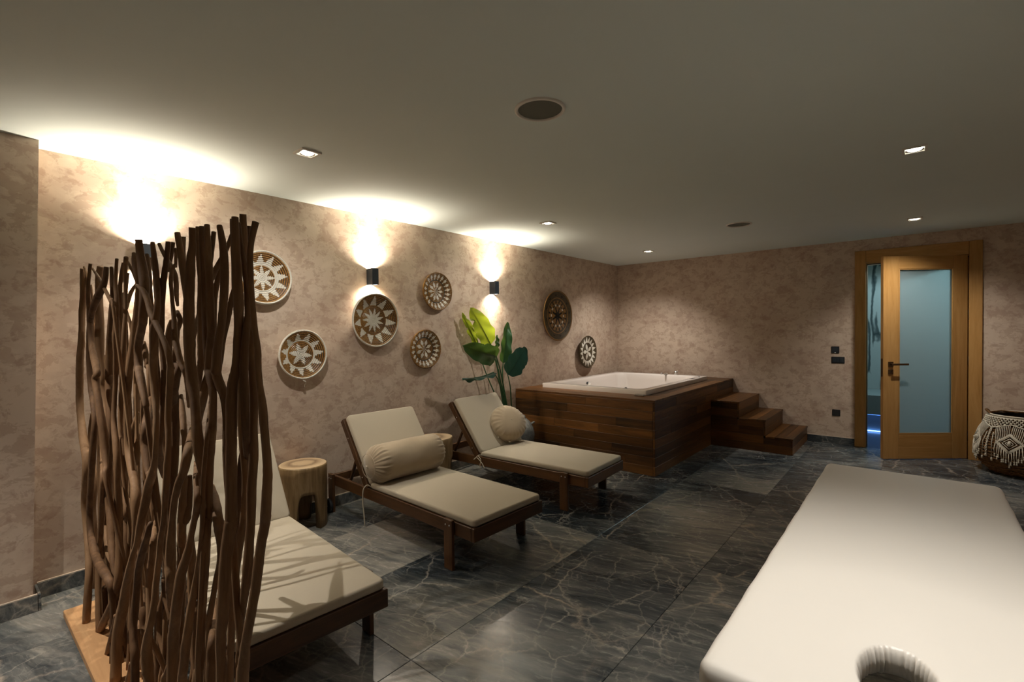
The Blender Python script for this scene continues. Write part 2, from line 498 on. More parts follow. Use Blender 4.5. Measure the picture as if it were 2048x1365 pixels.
# ------------------------------------------------------------------ door and casing
casing = struct(empty('trim_4', (3.044, 0, 0)), 'oak door casing around the glazed door', 'trim')
def CB(n, x0, x1, y0, y1, z0, z1, ax): return box(n, x0 - 3.044, x1 - 3.044, y0, y1, z0, z1, OAK[ax], casing, .003)
CB('casing_post', 3.044, 3.147, -.022, 0, 0, 2.268, 'z')
CB('casing_post', 4.008, 4.110, -.022, 0, 0, 2.268, 'z')
CB('casing_head', 3.148, 4.007, -.021, 0, 2.13, 2.267, 'x')
CB('jamb', DX0 + .001, 3.152, .001, .21, 0, 2.13, 'z')
CB('jamb', 4.012, DX1 - .001, .001, .21, 0, 2.13, 'z')
CB('head_jamb', 3.153, 4.011, .001, .21, 2.118, 2.143, 'x')
CB('leak_stop', 3.966, 4.011, .036, .062, 0, 2.117, 'z')  # unseen strip added to block light leaking past the hinge side
box('seal', 3.152 - 3.044, 3.160 - 3.044, .03, .05, 0, 2.117, CHAR, casing, .001)
box('seal', 3.161 - 3.044, 4.011 - 3.044, .03, .05, 2.109, 2.117, CHAR, casing, .001)

hx, hy, DW = 4.004, -.004, .860
door = struct(empty('door_1', (hx, hy, 0), atan2(-.534, -.674)), 'half open oak door with a frosted glass pane', 'door')
T0 = -.042
def DB(n, x0, x1, z0, z1, ax, y0=T0, y1=0.0, c=.003, par=door, mat=None): return box(n, x0, x1, y0, y1, z0, z1, mat or OAK[ax], par, c)
ga, gb = .150, .703
DB('stile', .004, ga, .006, 2.126, 'z'); DB('stile', gb, DW, .006, 2.126, 'z')
DB('rail', ga + .001, gb - .001, .006, .268, 'x'); DB('rail', ga + .001, gb - .001, 1.992, 2.126, 'x')
for y0, y1 in ((-.008, .001), (T0 - .001, T0 + .008)):
    DB('glass_bead', ga + .001, ga + .011, .269, 1.991, 'z', y0, y1, .002); DB('glass_bead', gb - .011, gb - .001, .269, 1.991, 'z', y0, y1, .002)
    DB('glass_bead', ga + .012, gb - .012, .269, .279, 'x', y0, y1, .002); DB('glass_bead', ga + .012, gb - .012, 1.981, 1.991, 'x', y0, y1, .002)
def m_frost():
    k = NT('frosted_glass')
    out = k.t.nodes['Material Output']
    tr = k.n('ShaderNodeBsdfTranslucent'); tr.inputs[0].default_value = (.80, .92, .93, 1)
    df = k.n('ShaderNodeBsdfDiffuse'); df.inputs[0].default_value = (.30, .38, .40, 1)
    gl = k.n('ShaderNodeBsdfGlossy'); gl.inputs['Roughness'].default_value = .18
    m1 = k.n('ShaderNodeMixShader', i0=.35); k.l(tr.outputs[0], m1.inputs[1]); k.l(df.outputs[0], m1.inputs[2])
    lw = k.n('ShaderNodeFresnel', i0=1.3)
    m2 = k.n('ShaderNodeMixShader'); k.l(lw.outputs[0], m2.inputs[0]); k.l(m1.outputs[0], m2.inputs[1]); k.l(gl.outputs[0], m2.inputs[2])
    k.l(m2.outputs[0], out.inputs[0]); return k.m
DB('pane', ga + .002, gb - .002, .270, 1.990, 'x', -.025, -.019, .001, mat=m_frost())
# lever handles, one each side, and the lock plate
hs = DW - .073
for sgn, yb in ((1, 0.0), (-1, T0)):
    hd = DB('handle', hs - .026, hs + .026, .975, 1.027, 'x', *sorted((yb, yb + sgn * .009)), c=.002, mat=BRONZE)
    hd.name = 'handle'
    v1 = tube([(hs, yb + sgn * .006, 1.001), (hs, yb + sgn * .05, 1.001)], .009, 10)
    mesh('spindle', *v1, BRONZE, hd, True)
    v2 = cbox(hs - .150, hs + .012, *sorted((yb + sgn * .044, yb + sgn * .054)), .991, 1.011, .003)
    mesh('lever', *v2, BRONZE, hd)
    ky = DB('key_plate', hs - .026, hs + .026, .896, .948, 'x', *sorted((yb, yb + sgn * .008)), c=.002, mat=BRONZE)
    mesh('keyhole', *cbox(hs - .004, hs + .004, *sorted((yb + sgn * .007, yb + sgn * .0088)), .908, .934, .001), CHAR, ky)
DB('lock_plate', DW - .0005, DW + .0012, .87, 1.06, 'x', -.032, -.010, .0004, mat=BRONZE)
for z in (.245, 1.023, 1.504, 1.883):
    mesh('hinge', *tube([(-.002, .010, z - .05), (-.002, .010, z + .05)], .007, 10), BLACK, door, True)

# switches on the end wall
def plate(name, x0, x1, z0, z1, label, cat, n):
    r = empty(name, ((x0 + x1) / 2, 0, z0)); tag(r, label, cat)
    w, h = (x1 - x0) / 2, z1 - z0
    box('cover_plate', -w, w, -.010, 0, 0, h, CHAR, r, .003)
    return r, w, h
r, w, h = plate('thermostat', 2.814, 2.894, 1.085, 1.166, 'small square black wall control, topmost of three by the door', 'thermostat', 1)
box('screen', -w + .012, w - .012, -.0115, -.009, .02, h - .01, BLACK, r, .001)
mesh('status_light', *cbox(-.006, .006, -.0118, -.0095, .006, .009, .0005), m_emit('dim_white_led', (1, .95, .85), .6), r)
r, w, h = plate('light_switch', 2.816, 2.947, .966, 1.043, 'wide black double light switch under the square wall control', 'light switch', 2)
for s in (-1, 0, 1):
    box('rocker', -w + .01 + (s + 1) * (2 * w - .02) / 3 + .001, -w + .01 + (s + 2) * (2 * w - .02) / 3 - .001, -.0135, -.009, .012, h - .012, BLACK, r, .002)
r, w, h = plate('power_socket', 2.824, 2.904, .336, .412, 'black power socket low on the wall beside the door', 'power socket', 1)
rg_ = lathe([(.026, -.0102), (.026, -.0135), (.022, -.0135), (.022, -.006), (.0005, -.006)], 24, False, True)
mesh('socket_ring', *xf(rg_, Matrix.Translation((0, 0, h / 2)) @ Matrix.Rotation(radians(-90), 4, 'X') @ Matrix.Scale(-1, 4, (0, 0, 1))), BLACK, r, True)

# ------------------------------------------------------------------ lamps of the room
LENS = m_emit('spot_lens', (1.0, .90, .78), 14.0)
REFL = m_plain('lamp_reflector', (.75, .73, .70), .25, metal=1.0)
def ring_sq(ro, ri, z0, z1):
    L = []
    for r, z in ((ro, z1), (ro, z0), (ri, z0), (ri, z1)):
        L += [(-r, -r, z), (r, -r, z), (r, r, z), (-r, r, z)]
    F = []
    for i in range(3):
        for k in range(4):
            l = (k + 1) % 4
            F.append([i * 4 + k, i * 4 + l, (i + 1) * 4 + l, (i + 1) * 4 + k])
    return L, F
def downlight(x, y, label, power=1.0, tilt=(0, 0), cone=112, yaw=0.0, soft=.018):
    r = empty('ceiling_spot', (x, y, H), yaw); tag(r, label, 'ceiling spotlight', 'square recessed ceiling spotlights')
    fix_normals(mesh('frame', *ring_sq(.056, .043, -.009, 0), WHITE, r))
    mesh('reflector', *lathe([(.0425, -.0085), (.037, -.005), (.034, -.004)], 24, False, False), REFL, r, True)
    mesh('lens', *lathe([(.034, -.004), (.028, -.0085), (.015, -.0105), (.0005, -.011)], 24, False, True), LENS, r, True)
    ld = bpy.data.lights.new('spot_beam', 'SPOT'); ld.energy = DOWN_W * power; ld.specular_factor = .2; ld.color = DOWN_COL
    ld.spot_size = radians(cone); ld.spot_blend = .9; ld.shadow_soft_size = soft
    lo = bpy.data.objects.new('spot_beam', ld); COL.objects.link(lo); lo.parent = r; lo.location = (0, 0, -.014)
    lo.rotation_euler = (radians(tilt[1]), radians(tilt[0]), 0)     # the lamp inside is turned in its gimbal
    return r
downlight(1.00, -5.53, 'square ceiling spotlight nearest the stick screen, left row', 1.0, (32, 0))
downlight(.965, -3.203, 'square ceiling spotlight above the far lounger, left row',   .72, (30, 0))
downlight(.97, -1.018, 'square ceiling spotlight above the hot tub', 1.55, (12, 10))
downlight(3.579, -3.285, 'square ceiling spotlight in the right row, largest on the right', .4, (-22, 0))
downlight(3.577, -.983, 'square ceiling spotlight in front of the door', 1.4, (-4, 14))
downlight(3.58, -5.59, 'square ceiling spotlight above the massage table', 1.85, (0, 0), 88)
downlight(1.10, -7.30, 'square ceiling spotlight behind the stick screen', 2.9, (-10, 6), 92, soft=.008)
downlight(3.58, -7.85, 'square ceiling spotlight behind the camera', .35)

LENS_S = m_emit('sconce_lens', (1.0, .86, .66), 16.0)
def sconce(y, label):
    r = empty('wall_sconce', (0, y, 1.805)); tag(r, label, 'wall lamp', 'black up and down wall lamps')
    w, d, h, t = .031, .085, .138, .003
    body = merge([cbox(0, t, -w, w, 0, h, .0006), cbox(d - t, d, -w, w, 0, h, .0006),
                  cbox(t, d - t, -w, -w + t, 0, h, .0006), cbox(t, d - t, w - t, w, 0, h, .0006), cbox(t, d - t, -w + t, w - t, .05, .09, .0006)])
    mesh('body', *body, BLACK, r)
    for nm, z, s in (('lens_up', h - .028, 1), ('lens_down', .028, -1)):
        v, f = lathe([(.026, 0), (.020, s * .003), (.0005, s * .004)], 20, False, True)
        f = f if s < 0 else f
        mesh('lens', [(a + d / 2, b, c + z) for a, b, c in v], f, LENS_S, r, True)
        v, f = lathe([(.026, -s * .004), (.026, s * .002)], 20, True, False)
        mesh('lamp_holder', [(a + d / 2, b, c + z) for a, b, c in v], f, BLACK, r, True)
        for share, size in ((.66, 160), (.95, 48)):          # spill and reflector beam
            ld = bpy.data.lights.new('sconce_beam', 'SPOT'); ld.energy = (SCONCE_UP_W if s > 0 else SCONCE_DN_W) * share
            ld.color = SCONCE_COL; ld.spot_size = radians(size); ld.spot_blend = 1.0; ld.shadow_soft_size = .014
            lo = bpy.data.objects.new('sconce_beam', ld); COL.objects.link(lo); lo.parent = r
            lo.location = (d / 2, 0, z + s * .012)
            if s > 0: lo.rotation_euler = (pi, 0, 0)
    return r
sconce(-6.062, 'black box wall lamp behind the stick screen')
sconce(-4.480, 'black box wall lamp directly above the largest star disc')
sconce(-2.935, 'black box wall lamp above the green plant')

GRILLE = m_plain('speaker_grille', srgb(104, 104, 92), .8, nscale=600, namt=.3)
def speaker(x, y, label):
    r = empty('ceiling_speaker', (x, y, H)); tag(r, label, 'speaker', 'round ceiling speakers')
    mesh('rim', *lathe([(.116, 0), (.115, -.006), (.110, -.008), (.1015, -.008), (.100, -.001)], 64, False, False), WHITE, r, True)
    mesh('grille', *lathe([(.0995, -.001), (.05, -.0032), (.0005, -.004)], 64, False, True), GRILLE, r, True)
speaker(2.277, -5.089, 'large round ceiling speaker near the middle of the ceiling')
speaker(2.277, -1.88, 'round ceiling speaker farther off, toward the end wall')

# ------------------------------------------------------------------ hot tub in its plank surround
tb, ta, dh = 1.7045, 2.546, .724
sur = empty('tub_surround', (0, -ta, 0)); tag(sur, 'raised surround of dark teak planks around the white hot tub', 'tub surround')
def SP(nm, x0, x1, y0, y1, z0, z1, ax, par=sur, off=(0, -ta, 0), c=.0013):
    m = ((x0 + x1) / 2 - off[0], (y0 + y1) / 2 - off[1], (z0 + z1) / 2 - off[2])
    v, f = cbox(-(x1 - x0) / 2, (x1 - x0) / 2, -(y1 - y0) / 2, (y1 - y0) / 2, -(z1 - z0) / 2, (z1 - z0) / 2, c)
    return mesh(nm, v, f, TEAK[ax], par, loc=m)
rows = 8; rh = (dh - .022) / rows; g = .0009
rp = random.Random(5)
fj = [[.95], [.72], [.35, 1.30], [.55, 1.1], [.80], [.42, 1.25], [.62, 1.4], [1.0]]
for k in range(rows):
    z0, z1 = k * rh, (k + 1) * rh
    xs = [.004] + fj[rows - 1 - k] + [tb - .021]
    for a, b in zip(xs, xs[1:]): SP('plank', a + g, b - g, -ta, -ta + .02, z0 + g, z1 - g, 'x')
    ys = [-ta] + sorted(rp.uniform(-2.2, -.5) for _ in range(1 + k % 2)) + [-.003]
    for a, b in zip(ys, ys[1:]): SP('plank', tb - .02, tb, a + g, b - g, z0 + g, z1 - g, 'y')
# deck boards round the tub opening
ox0, ox1, oy0, oy1 = .20, 1.465, -2.225, -.405
zt0, zt1 = dh - .021, dh
for a, b in ((-ta, -2.44), (-2.44, -2.335), (-2.335, oy0)): SP('deck_board', .004, tb, a + g, b - g, zt0, zt1, 'x')
for a, b in ((oy1, -.27), (-.27, -.135), (-.135, -.003)): SP('deck_board', .004, tb, a + g, b - g, zt0, zt1, 'x')
for a, b in ((ox1, 1.585), (1.585, tb)): SP('deck_board', a + g, b - g, oy0 + g, oy1 - g, zt0, zt1, 'y')
for a, b in ((.004, .105), (.105, ox0)): SP('deck_board', a + g, b - g, oy0 + g, oy1 - g, zt0, zt1, 'y')

def rrect(x0, x1, y0, y1, r, n=8):
    out = []
    for cx, cy, a0 in ((x1 - r, y1 - r, 0), (x0 + r, y1 - r, 90), (x0 + r, y0 + r, 180), (x1 - r, y0 + r, 270)):
        for i in range(n + 1):
            a = radians(a0 + 90 * i / n); out.append((cx + r * cos(a), cy + r * sin(a)))
    return out
tub = empty('hot_tub', (.8325, -1.315, dh)); tag(tub, 'white acrylic hot tub set into the teak deck', 'hot tub')
X0, X1, Y0, Y1 = .175 - .8325, 1.49 - .8325, -2.252 + 1.315, -.378 + 1.315
loops = []
def LP(i, z, r, ex=0.0, ey=0.0): loops.append([(x, y, z) for x, y in rrect(X0 + i + ex, X1 - i - ex, Y0 + i + ey, Y1 - i - ey, r)])
LP(0, .0005, .015); LP(0, .046, .012); LP(.0015, .049, .012); LP(.005, .050, .012)
LP(.085, .050, .10); LP(.098, .043, .11); LP(.106, .030, .12); LP(.112, -.03, .13)
LP(.14, -.20, .15); LP(.17, -.33, .17, 0, .0); LP(.22, -.40, .17, .0, .08); LP(.29, -.42, .15, 0, .12)
V, F = [], []
n = len(loops[0])
for L in loops: V += L
for i in range(len(loops) - 1):
    for k in range(n):
        l = (k + 1) % n; F.append([i * n + k, i * n + l, (i + 1) * n + l, (i + 1) * n + k])
F.append([(len(loops) - 1) * n + k for k in range(n)])
fix_normals(mesh('shell', V, F, ACRYL, tub, True))
# moulded seat block, grab bar, jets, mixer, control panel
box('seat_ledge', X0 + .17, X0 + .44, Y0 + .60, Y1 - .20, -.40, -.20, ACRYL, tub, .05)
gb_ = mesh('grab_bar', *tube(spline([(X0 + .118, Y0 + .66, -.075), (X0 + .165, Y0 + .68, -.065), (X0 + .175, Y0 + .75, -.045), (X0 + .165, Y0 + .82, -.03), (X0 + .115, Y0 + .84, -.02)], 6), .013, 10), WHITE, tub, True)
mesh('grab_bar_cap', *tube([(X0 + .112, Y0 + .84, -.02), (X0 + .132, Y0 + .84, -.02)], .018, 14), BLACK, gb_, True)
mesh('grab_bar_cap', *tube([(X0 + .112, Y0 + .66, -.075), (X0 + .132, Y0 + .66, -.075)], .018, 14), BLACK, gb_, True)
for px, py, pz, ax in ((X0 + .145, Y0 + .95, -.14, 'x'), (X0 + .145, Y0 + 1.15, -.14, 'x'), (.1, Y1 - .145, -.16, 'y'), (-.12, Y1 - .145, -.16, 'y'), (.3, Y1 - .145, -.16, 'y')):
    d = Vector((1, 0, 0)) if ax == 'x' else Vector((0, -1, 0))
    p = Vector((px, py, pz))
    mesh('jet', *tube([p - d * .01, p + d * .012], .022, 16), STEEL, tub, True)
mx = mesh('mixer', *tube([(X1 - .40, Y1 - .055, .044), (X1 - .40, Y1 - .055, .10)], .022, 16), STEEL, tub, True)
mesh('mixer_lever', *tube([(X1 - .40, Y1 - .055, .095), (X1 - .36, Y1 - .10, .105)], .008, 10), STEEL, mx, True)
mesh('spout', *tube(spline([(X1 - .52, Y1 - .06, .046), (X1 - .52, Y1 - .07, .065), (X1 - .52, Y1 - .11, .07), (X1 - .52, Y1 - .14, .055)], 5), .011, 10), STEEL, tub, True)
mesh('valve', *tube([(X1 - .60, Y1 - .06, .044), (X1 - .60, Y1 - .06, .07)], .016, 14), STEEL, tub, True)
cpn = box('control_panel', X1 - .085, X1 - .004, .38, .60, .040, .0495, WHITE, tub, .002)
mesh('display', *cbox(X1 - .06, X1 - .02, .44, .56, .0485, .0505, .0005), CHAR, cpn)
mesh('panel_recess', *cbox(X1 - .004, X1 + .0025, .37, .61, .006, .044, .001), WHITE, cpn)
mesh('air_knob', *tube([(X1 - .05, .74, .045), (X1 - .05, .74, .056)], .018, 16), STEEL, tub, True)
mesh('drain_button', *tube([(.38, Y0 + .099, .035), (.38, Y0 + .099, .055)], .012, 12), CHAR, tub, True)
bx_ = box('remote_box', 1.40, 1.50, -2.345, -2.305, dh + .0005, dh + .016, m_plain('grey_plastic', srgb(150, 140, 128), .5), None, .004)
tag(bx_, 'small grey box lying on the deck at the near tub corner', 'remote')

# ------------------------------------------------------------------ wooden steps
sy, sxs = .9275, [1.7065, 2.0218, 2.2973, 2.5653]
st = empty('wooden_steps', (1.7065, -sy, 0)); tag(st, 'three dark teak steps leading up to the hot tub deck', 'steps')
off = (1.7065, -sy, 0)
for k in range(3):
    zt = dh * (3 - k) / 4
    x0, x1 = sxs[k], sxs[k + 1]
    zl = dh * (2 - k) / 4
    nb = 3
    for i in range(nb):
        a, b = x0 + (x1 + .006 - x0) * i / nb, x0 + (x1 + .006 - x0) * (i + 1) / nb
        SP('tread_board', a + g, b - g, -sy - .004, -.003, zt - .02, zt, 'y', st, off)
    for i in range(2):
        a, b = zl + (zt - .021 - zl) * i / 2, zl + (zt - .021 - zl) * (i + 1) / 2
        SP('riser_board', x1 - .018, x1, -sy, -.003, a + g, b - g, 'y', st, off)
for i in range(6):         # side cladding, long boards course by course
    xe = sxs[3 - i // 2]
    a, b = dh / 8 * i, dh / 8 * (i + 1) - (.0205 if i % 2 else 0)
    xp = sxs[2 - i // 2]
    if xp > 1.71: SP('side_board', 1.7065 + g, xp - .019 * (i % 2), -sy, -sy + .018, a + g, dh / 8 * (i + 1) - g, 'x', st, off)
    SP('side_board', xp + g - .019 * (i % 2) * (xp > 1.71), xe - .019, -sy, -sy + .018, a + g, b - g, 'x', st, off)

# ------------------------------------------------------------------ sun loungers
def pillow_box(x0, x1, y0, y1, z0, z1, r, puff=.006, nx=10, ny=6):
    """cushion: grid top and bottom, rounded edge, slightly crowned"""
    V, F = [], []
    ring = []
    cx, cy = (x0 + x1) / 2, (y0 + y1) / 2
    prof = [(0, 0)] + [(r * (1 - cos(a)), r * (1 - sin(a)) ) for a in ()]
    loops = []
    steps = 4
    zm = (z0 + z1) / 2
    def loop(ins, z): return [(x, y, z) for x, y in rrect(x0 + ins, x1 - ins, y0 + ins, y1 - ins, max(.004, .028 - ins), 5)]
    for s in range(steps + 1):
        a = pi / 2 * s / steps
        loops.append(loop(r * (1 - sin(a)), z0 + r * (1 - cos(a))))
    for s in range(steps + 1):
        a = pi / 2 * s / steps
        loops.append(loop(r * (1 - cos(a)), z1 - r * (1 - sin(a))))
    for ins, dz in ((.03, .35), (.07, .7), (.14, 1.0)):
        loops.append(loop(r + ins, z1 + puff * dz))
    n = len(loops[0])
    for L in loops: V += L
    for i in range(len(loops) - 1):
        for k in range(n):
            l = (k + 1) % n; F.append([i * n + k, i * n + l, (i + 1) * n + l, (i + 1) * n + k])
    F.append(list(range(n))[::-1]); F.append([(len(loops) - 1) * n + k for k in range(n)])
    return V, F
LW, ZT, ZB2, LWO = .615, .284, .205, .33
BANG = atan2(.442, .324)      # backrest slope
def make_lounger():
    r = empty('sun_lounger')
    hw = LW / 2
    for s in (-1, 1):
        box('side_rail', -1.68, -.026, *sorted((s * hw, s * (hw - .024))), ZB2, ZT, LOUNGE['x'], r, .003)
    box('foot_rail', -.025, 0, -hw, hw, ZB2, ZT, LOUNGE['y'], r, .003)
    box('head_rail', -1.66, -1.635, -hw + .025, hw - .025, ZB2 + .01, ZT - .005, LOUNGE['y'], r, .003)
    for s in (-1, 1):
        for (u0, u1) in ((-.241, -.167), (-1.645, -1.575)):
            lg = box('leg', u0, u1, *sorted((s * (hw + .0005), s * LWO)), 0, ZT + .012, LOUNGE['z'], r, .003)
            for q in (u0 + .02, u1 - .02):
                mesh('bolt', *tube([(q, s * (LWO - .002), ZT - .02), (q, s * (LWO + .003), ZT - .02)], .005, 10), STEEL, lg, True)
        wv = xf(lathe([(.0005, -.013), (.046, -.013), (.052, -.009), (.052, .009), (.046, .013), (.0005, .013)], 28), Matrix.Translation((-1.61, s * (LWO + .016), .0525)) @ Matrix.Rotation(pi / 2, 4, 'X'))
        wh = mesh('wheel', *wv, CHAR, r, True)
        mesh('axle', *tube([(-1.61, s * (LWO - .01), .0525), (-1.61, s * (LWO + .033), .0525)], .007, 10), STEEL, wh, True)
    for i in range(8):
        u = -.075 - i * .128
        box('seat_slat', u - .07, u, -hw + .026, hw - .026, ZT - .022, ZT - .002, LOUNGE['y'], r, .002)
    # backrest frame in its own tilted space: s along the slope, t thickness (0 = cushion underside)
    M = Matrix.Translation((-1.089, 0, ZT + .004)) @ Matrix.Rotation(-(pi - BANG), 4, 'Y')   # local +x climbs the slope
    Mb = Matrix.Translation((-1.089, 0, ZT + .002)) @ Matrix.Rotation(-(pi - BANG), 4, 'Y')
    for s in (-1, 1):
        v = xf(cbox(.012, .575, *sorted((s * .308, s * .278)), .004, .054, .003), Mb)
        b = mesh('backrest_bar', *v, LOUNGE['z'], r); fix_normals(b)
        for q in (.10, .42):
            vv = xf(tube([(q, s * .307, .03), (q, s * .311, .03)], .0045, 8), Mb)
            mesh('bolt', *vv, STEEL, b, True)
    for i in range(6):
        v = xf(cbox(.03 + i * .095, .09 + i * .095, -.277, .277, .006, .026, .002), Mb)
        fix_normals(mesh('backrest_slat', *v, LOUNGE['y'], r))
    for s in (-1, 1):
        p0 = Mb @ Vector((.34, s * (hw - .075), .04)); p1 = Vector((-1.47, s * (hw - .075), ZT - .03))
        mesh('prop', *tube([p0, p1], .013, 6), LOUNGE['z'], r)
    # cushion
    seat = mesh('seat_cushion', *pillow_box(-1.089, -.006, -.300, .300, ZT + .001, .327, .014), LINEN, r, True)
    v = pillow_box(.002, .565, -.300, .300, 0, .046, .014)
    Mc = Matrix.Translation((-1.089, 0, ZT + .012)) @ Matrix.Rotation(-(pi - BANG), 4, 'Y') @ Matrix.Scale(-1, 4, (0, 0, 1))
    back = mesh('back_cushion', *xf(v, Mc), LINEN, r, True); fix_normals(back)
    return r
def tie(root, pts, rad=.0032):
    mesh('tie_cord', *tube(spline(pts, 6), rad, 6), LINEN, root, True)
loungers = []
proto = make_lounger()
for i, (x, y, a, lab) in enumerate(((1.704, -4.655, -.037, 'teak sun lounger carrying the cylindrical bolster'),
                                    (1.693, -3.450, .040, 'teak sun lounger nearest the hot tub, round cushion on it'),
                                    (1.812, -5.946, -.080, 'teak sun lounger behind the stick screen, striped with its shadows'))):
    o = proto if i == 0 else copy_tree(proto)
    o.location = (x, y, 0); o.rotation_euler = (0, 0, a)
    tag(o, lab, 'sun lounger', 'teak sun loungers with beige cushions')
    loungers.append(o)
hw = LW / 2
tie(loungers[0], [(-1.07, -.300, .300), (-1.085, -.325, .315), (-1.10, -.345, .28), (-1.105, -.346, .20), (-1.10, -.342, .10), (-1.095, -.34, .03)], .0045)
tie(loungers[1], [(-1.06, -.302, .300), (-1.08, -.330, .300), (-1.10, -.350, .275), (-1.12, -.346, .262), (-1.09, -.340, .28), (-1.03, -.345, .245), (-1.00, -.345, .205)], .004)
tie(loungers[1], [(-1.08, -.333, .295), (-1.04, -.345, .27), (-1.05, -.346, .22), (-1.045, -.346, .19)], .0035)

# ------------------------------------------------------------------ cushions on the loungers
def smoothstep(a, b, x):
    t = max(0, min(1, (x - a) / (b - a))); return t * t * (3 - 2 * t)
bl = empty('bolster_pillow', (.672, -4.640, .329 + .134), -.037); tag(bl, 'long tan velvet bolster pillow lying on the middle lounger', 'bolster pillow')
NB, BR, BLn = 120, .136, .315
V, F = [], []
prof = []
for i in range(45):
    t = -1 + 2 * i / 44
    prof.append(t)
rb = random.Random(4)
ph = [rb.uniform(0, 6.28) for _ in range(6)]
for t in prof:
    e = abs(t)
    L = BLn * t
    # rounded ends
    rr = BR * (1 - max(0, (e - .72) / .28) ** 2.6 * .62)
    for k in range(NB):
        a = 2 * pi * k / NB
        pleat = .0034 * smoothstep(.62, .80, e) * (1 - smoothstep(.97, 1.0, e)) * (sin(a * 26 + ph[0]) + .6 * sin(a * 41 + ph[1]))
        lump = .0025 * sin(a * 3 + t * 4 + ph[2]) + .002 * sin(a * 5 - t * 7 + ph[3])
        sag = 1 - .04 * max(0, -sin(a)) ** 3
        r2 = (rr + pleat + lump * (1 - .5 * e)) * sag
        V.append((r2 * cos(a), L, r2 * sin(a)))
for i in range(len(prof) - 1):
    for k in range(NB):
        l = (k + 1) % NB; F.append([i * NB + k, i * NB + l, (i + 1) * NB + l, (i + 1) * NB + k])
c0 = len(V); V += [(0, -BLn - .012, 0), (0, BLn + .012, 0)]
for k in range(NB):
    l = (k + 1) % NB
    F.append([k, l, c0]); F.append([(len(prof) - 1) * NB + l, (len(prof) - 1) * NB + k, c0 + 1])
fix_normals(mesh('pillow_body', V, F, VELVET, bl, True))
mesh('end_seam', *tube([(.085 * cos(2 * pi * k / 40), -BLn - .004, .085 * sin(2 * pi * k / 40)) for k in range(40)], .0016, 5, closed=True), VELVET, bl, True)
mesh('care_tag', *cbox(-.012, .006, -BLn - .020, -BLn - .010, -.014, .004, .001), LINEN, bl)

rpw = empty('round_cushion', (.590, -3.375, .512)); tag(rpw, 'round tan velvet cushion leaning on the far lounger backrest', 'cushion')
nrm = Vector((.80, -.33, .50)).normalized()
e1 = nrm.cross(Vector((0, 1, 0))).normalized(); e2 = nrm.cross(e1)
V, F = [], []
NA, NR = 96, 28
for i in range(NR + 1):
    b = pi * i / NR
    for k in range(NA):
        a = 2 * pi * k / NA
        sb, cb_ = sin(b), cos(b)
        R = .178 * sb ** .75
        z = .098 * (1 if cb_ > 0 else -1) * abs(cb_) ** .92
        pl = .0035 * smoothstep(.45, .9, sb) * (1 - smoothstep(.985, 1, sb)) * (sin(a * 23 + 1) + .7 * sin(a * 37 + 2))
        lump = .005 * sin(3 * a + 1.2) * sb + .004 * sin(2 * a + 4 * b)
        p = e1 * ((R + lump) * cos(a)) + e2 * ((R + lump) * sin(a)) + nrm * (z + pl)
        V.append(p)
for i in range(NR):
    for k in range(NA):
        l = (k + 1) % NA; F.append([i * NA + k, i * NA + l, (i + 1) * NA + l, (i + 1) * NA + k])
mesh('cushion_body', V, F, VELVET, rpw, True); fix_normals(rpw.children[0])
mesh('seam', *tube([e1 * .181 * cos(2 * pi * k / 60) + e2 * .181 * sin(2 * pi * k / 60) for k in range(60)], .0018, 5, closed=True), VELVET, rpw, True)
for ang, s in ((2.1, 1), (2.75, .8)):
    p = e1 * .18 * cos(ang) + e2 * .18 * sin(ang)
    mesh('care_tag', *tube([p, p * 1.07 + nrm * .02], [.009, .008], 4), LINEN, rpw)

# ------------------------------------------------------------------ log stools
def m_log():
    k = NT('log_wood')
    tc = k.n('ShaderNodeTexCoord'); sp = k.n('ShaderNodeSeparateXYZ'); k.l(tc.outputs['Object'], sp.inputs[0])
    nz = k.noise(k.coord('Object'), 5, 4, .6)
    r = k.math('SQRT', k.math('ADD', k.math('POWER', k.math('ADD', sp.outputs[0], .02), 2), k.math('POWER', sp.outputs[1], 2)))
    ring = k.math('FRACT', k.math('ADD', k.math('MULTIPLY', r, 14), k.math('MULTIPLY', nz, 2.2)))
    heart = k.ramp(k.math('ADD', r, k.math('MULTIPLY', k.math('SUBTRACT', nz, .5), .10)), [(.06, srgb(200, 176, 142)), (.09, srgb(132, 108, 84)), (.12, srgb(188, 162, 130)), (.16, srgb(210, 186, 152))])
    top = k.mix(k.math('MULTIPLY', ring, .22), heart, srgb(150, 116, 80))
    bark = k.noise(k.coord('Object', scale=(6, 6, .8)), 3, 5, .65, .8)
    side = k.ramp(bark, [(.3, srgb(96, 76, 50)), (.5, srgb(130, 106, 72)), (.72, srgb(160, 136, 100))])
    g = k.n('ShaderNodeNewGeometry'); sn = k.n('ShaderNodeSeparateXYZ'); k.l(g.outputs['Normal'], sn.inputs[0])
    up = k.ramp(sn.outputs[2], [(.75, (0, 0, 0)), (.9, (1, 1, 1))])
    return k.done(k.mix(up, side, top), .55, Specular_IOR_Level=.3)
LOG = m_log()
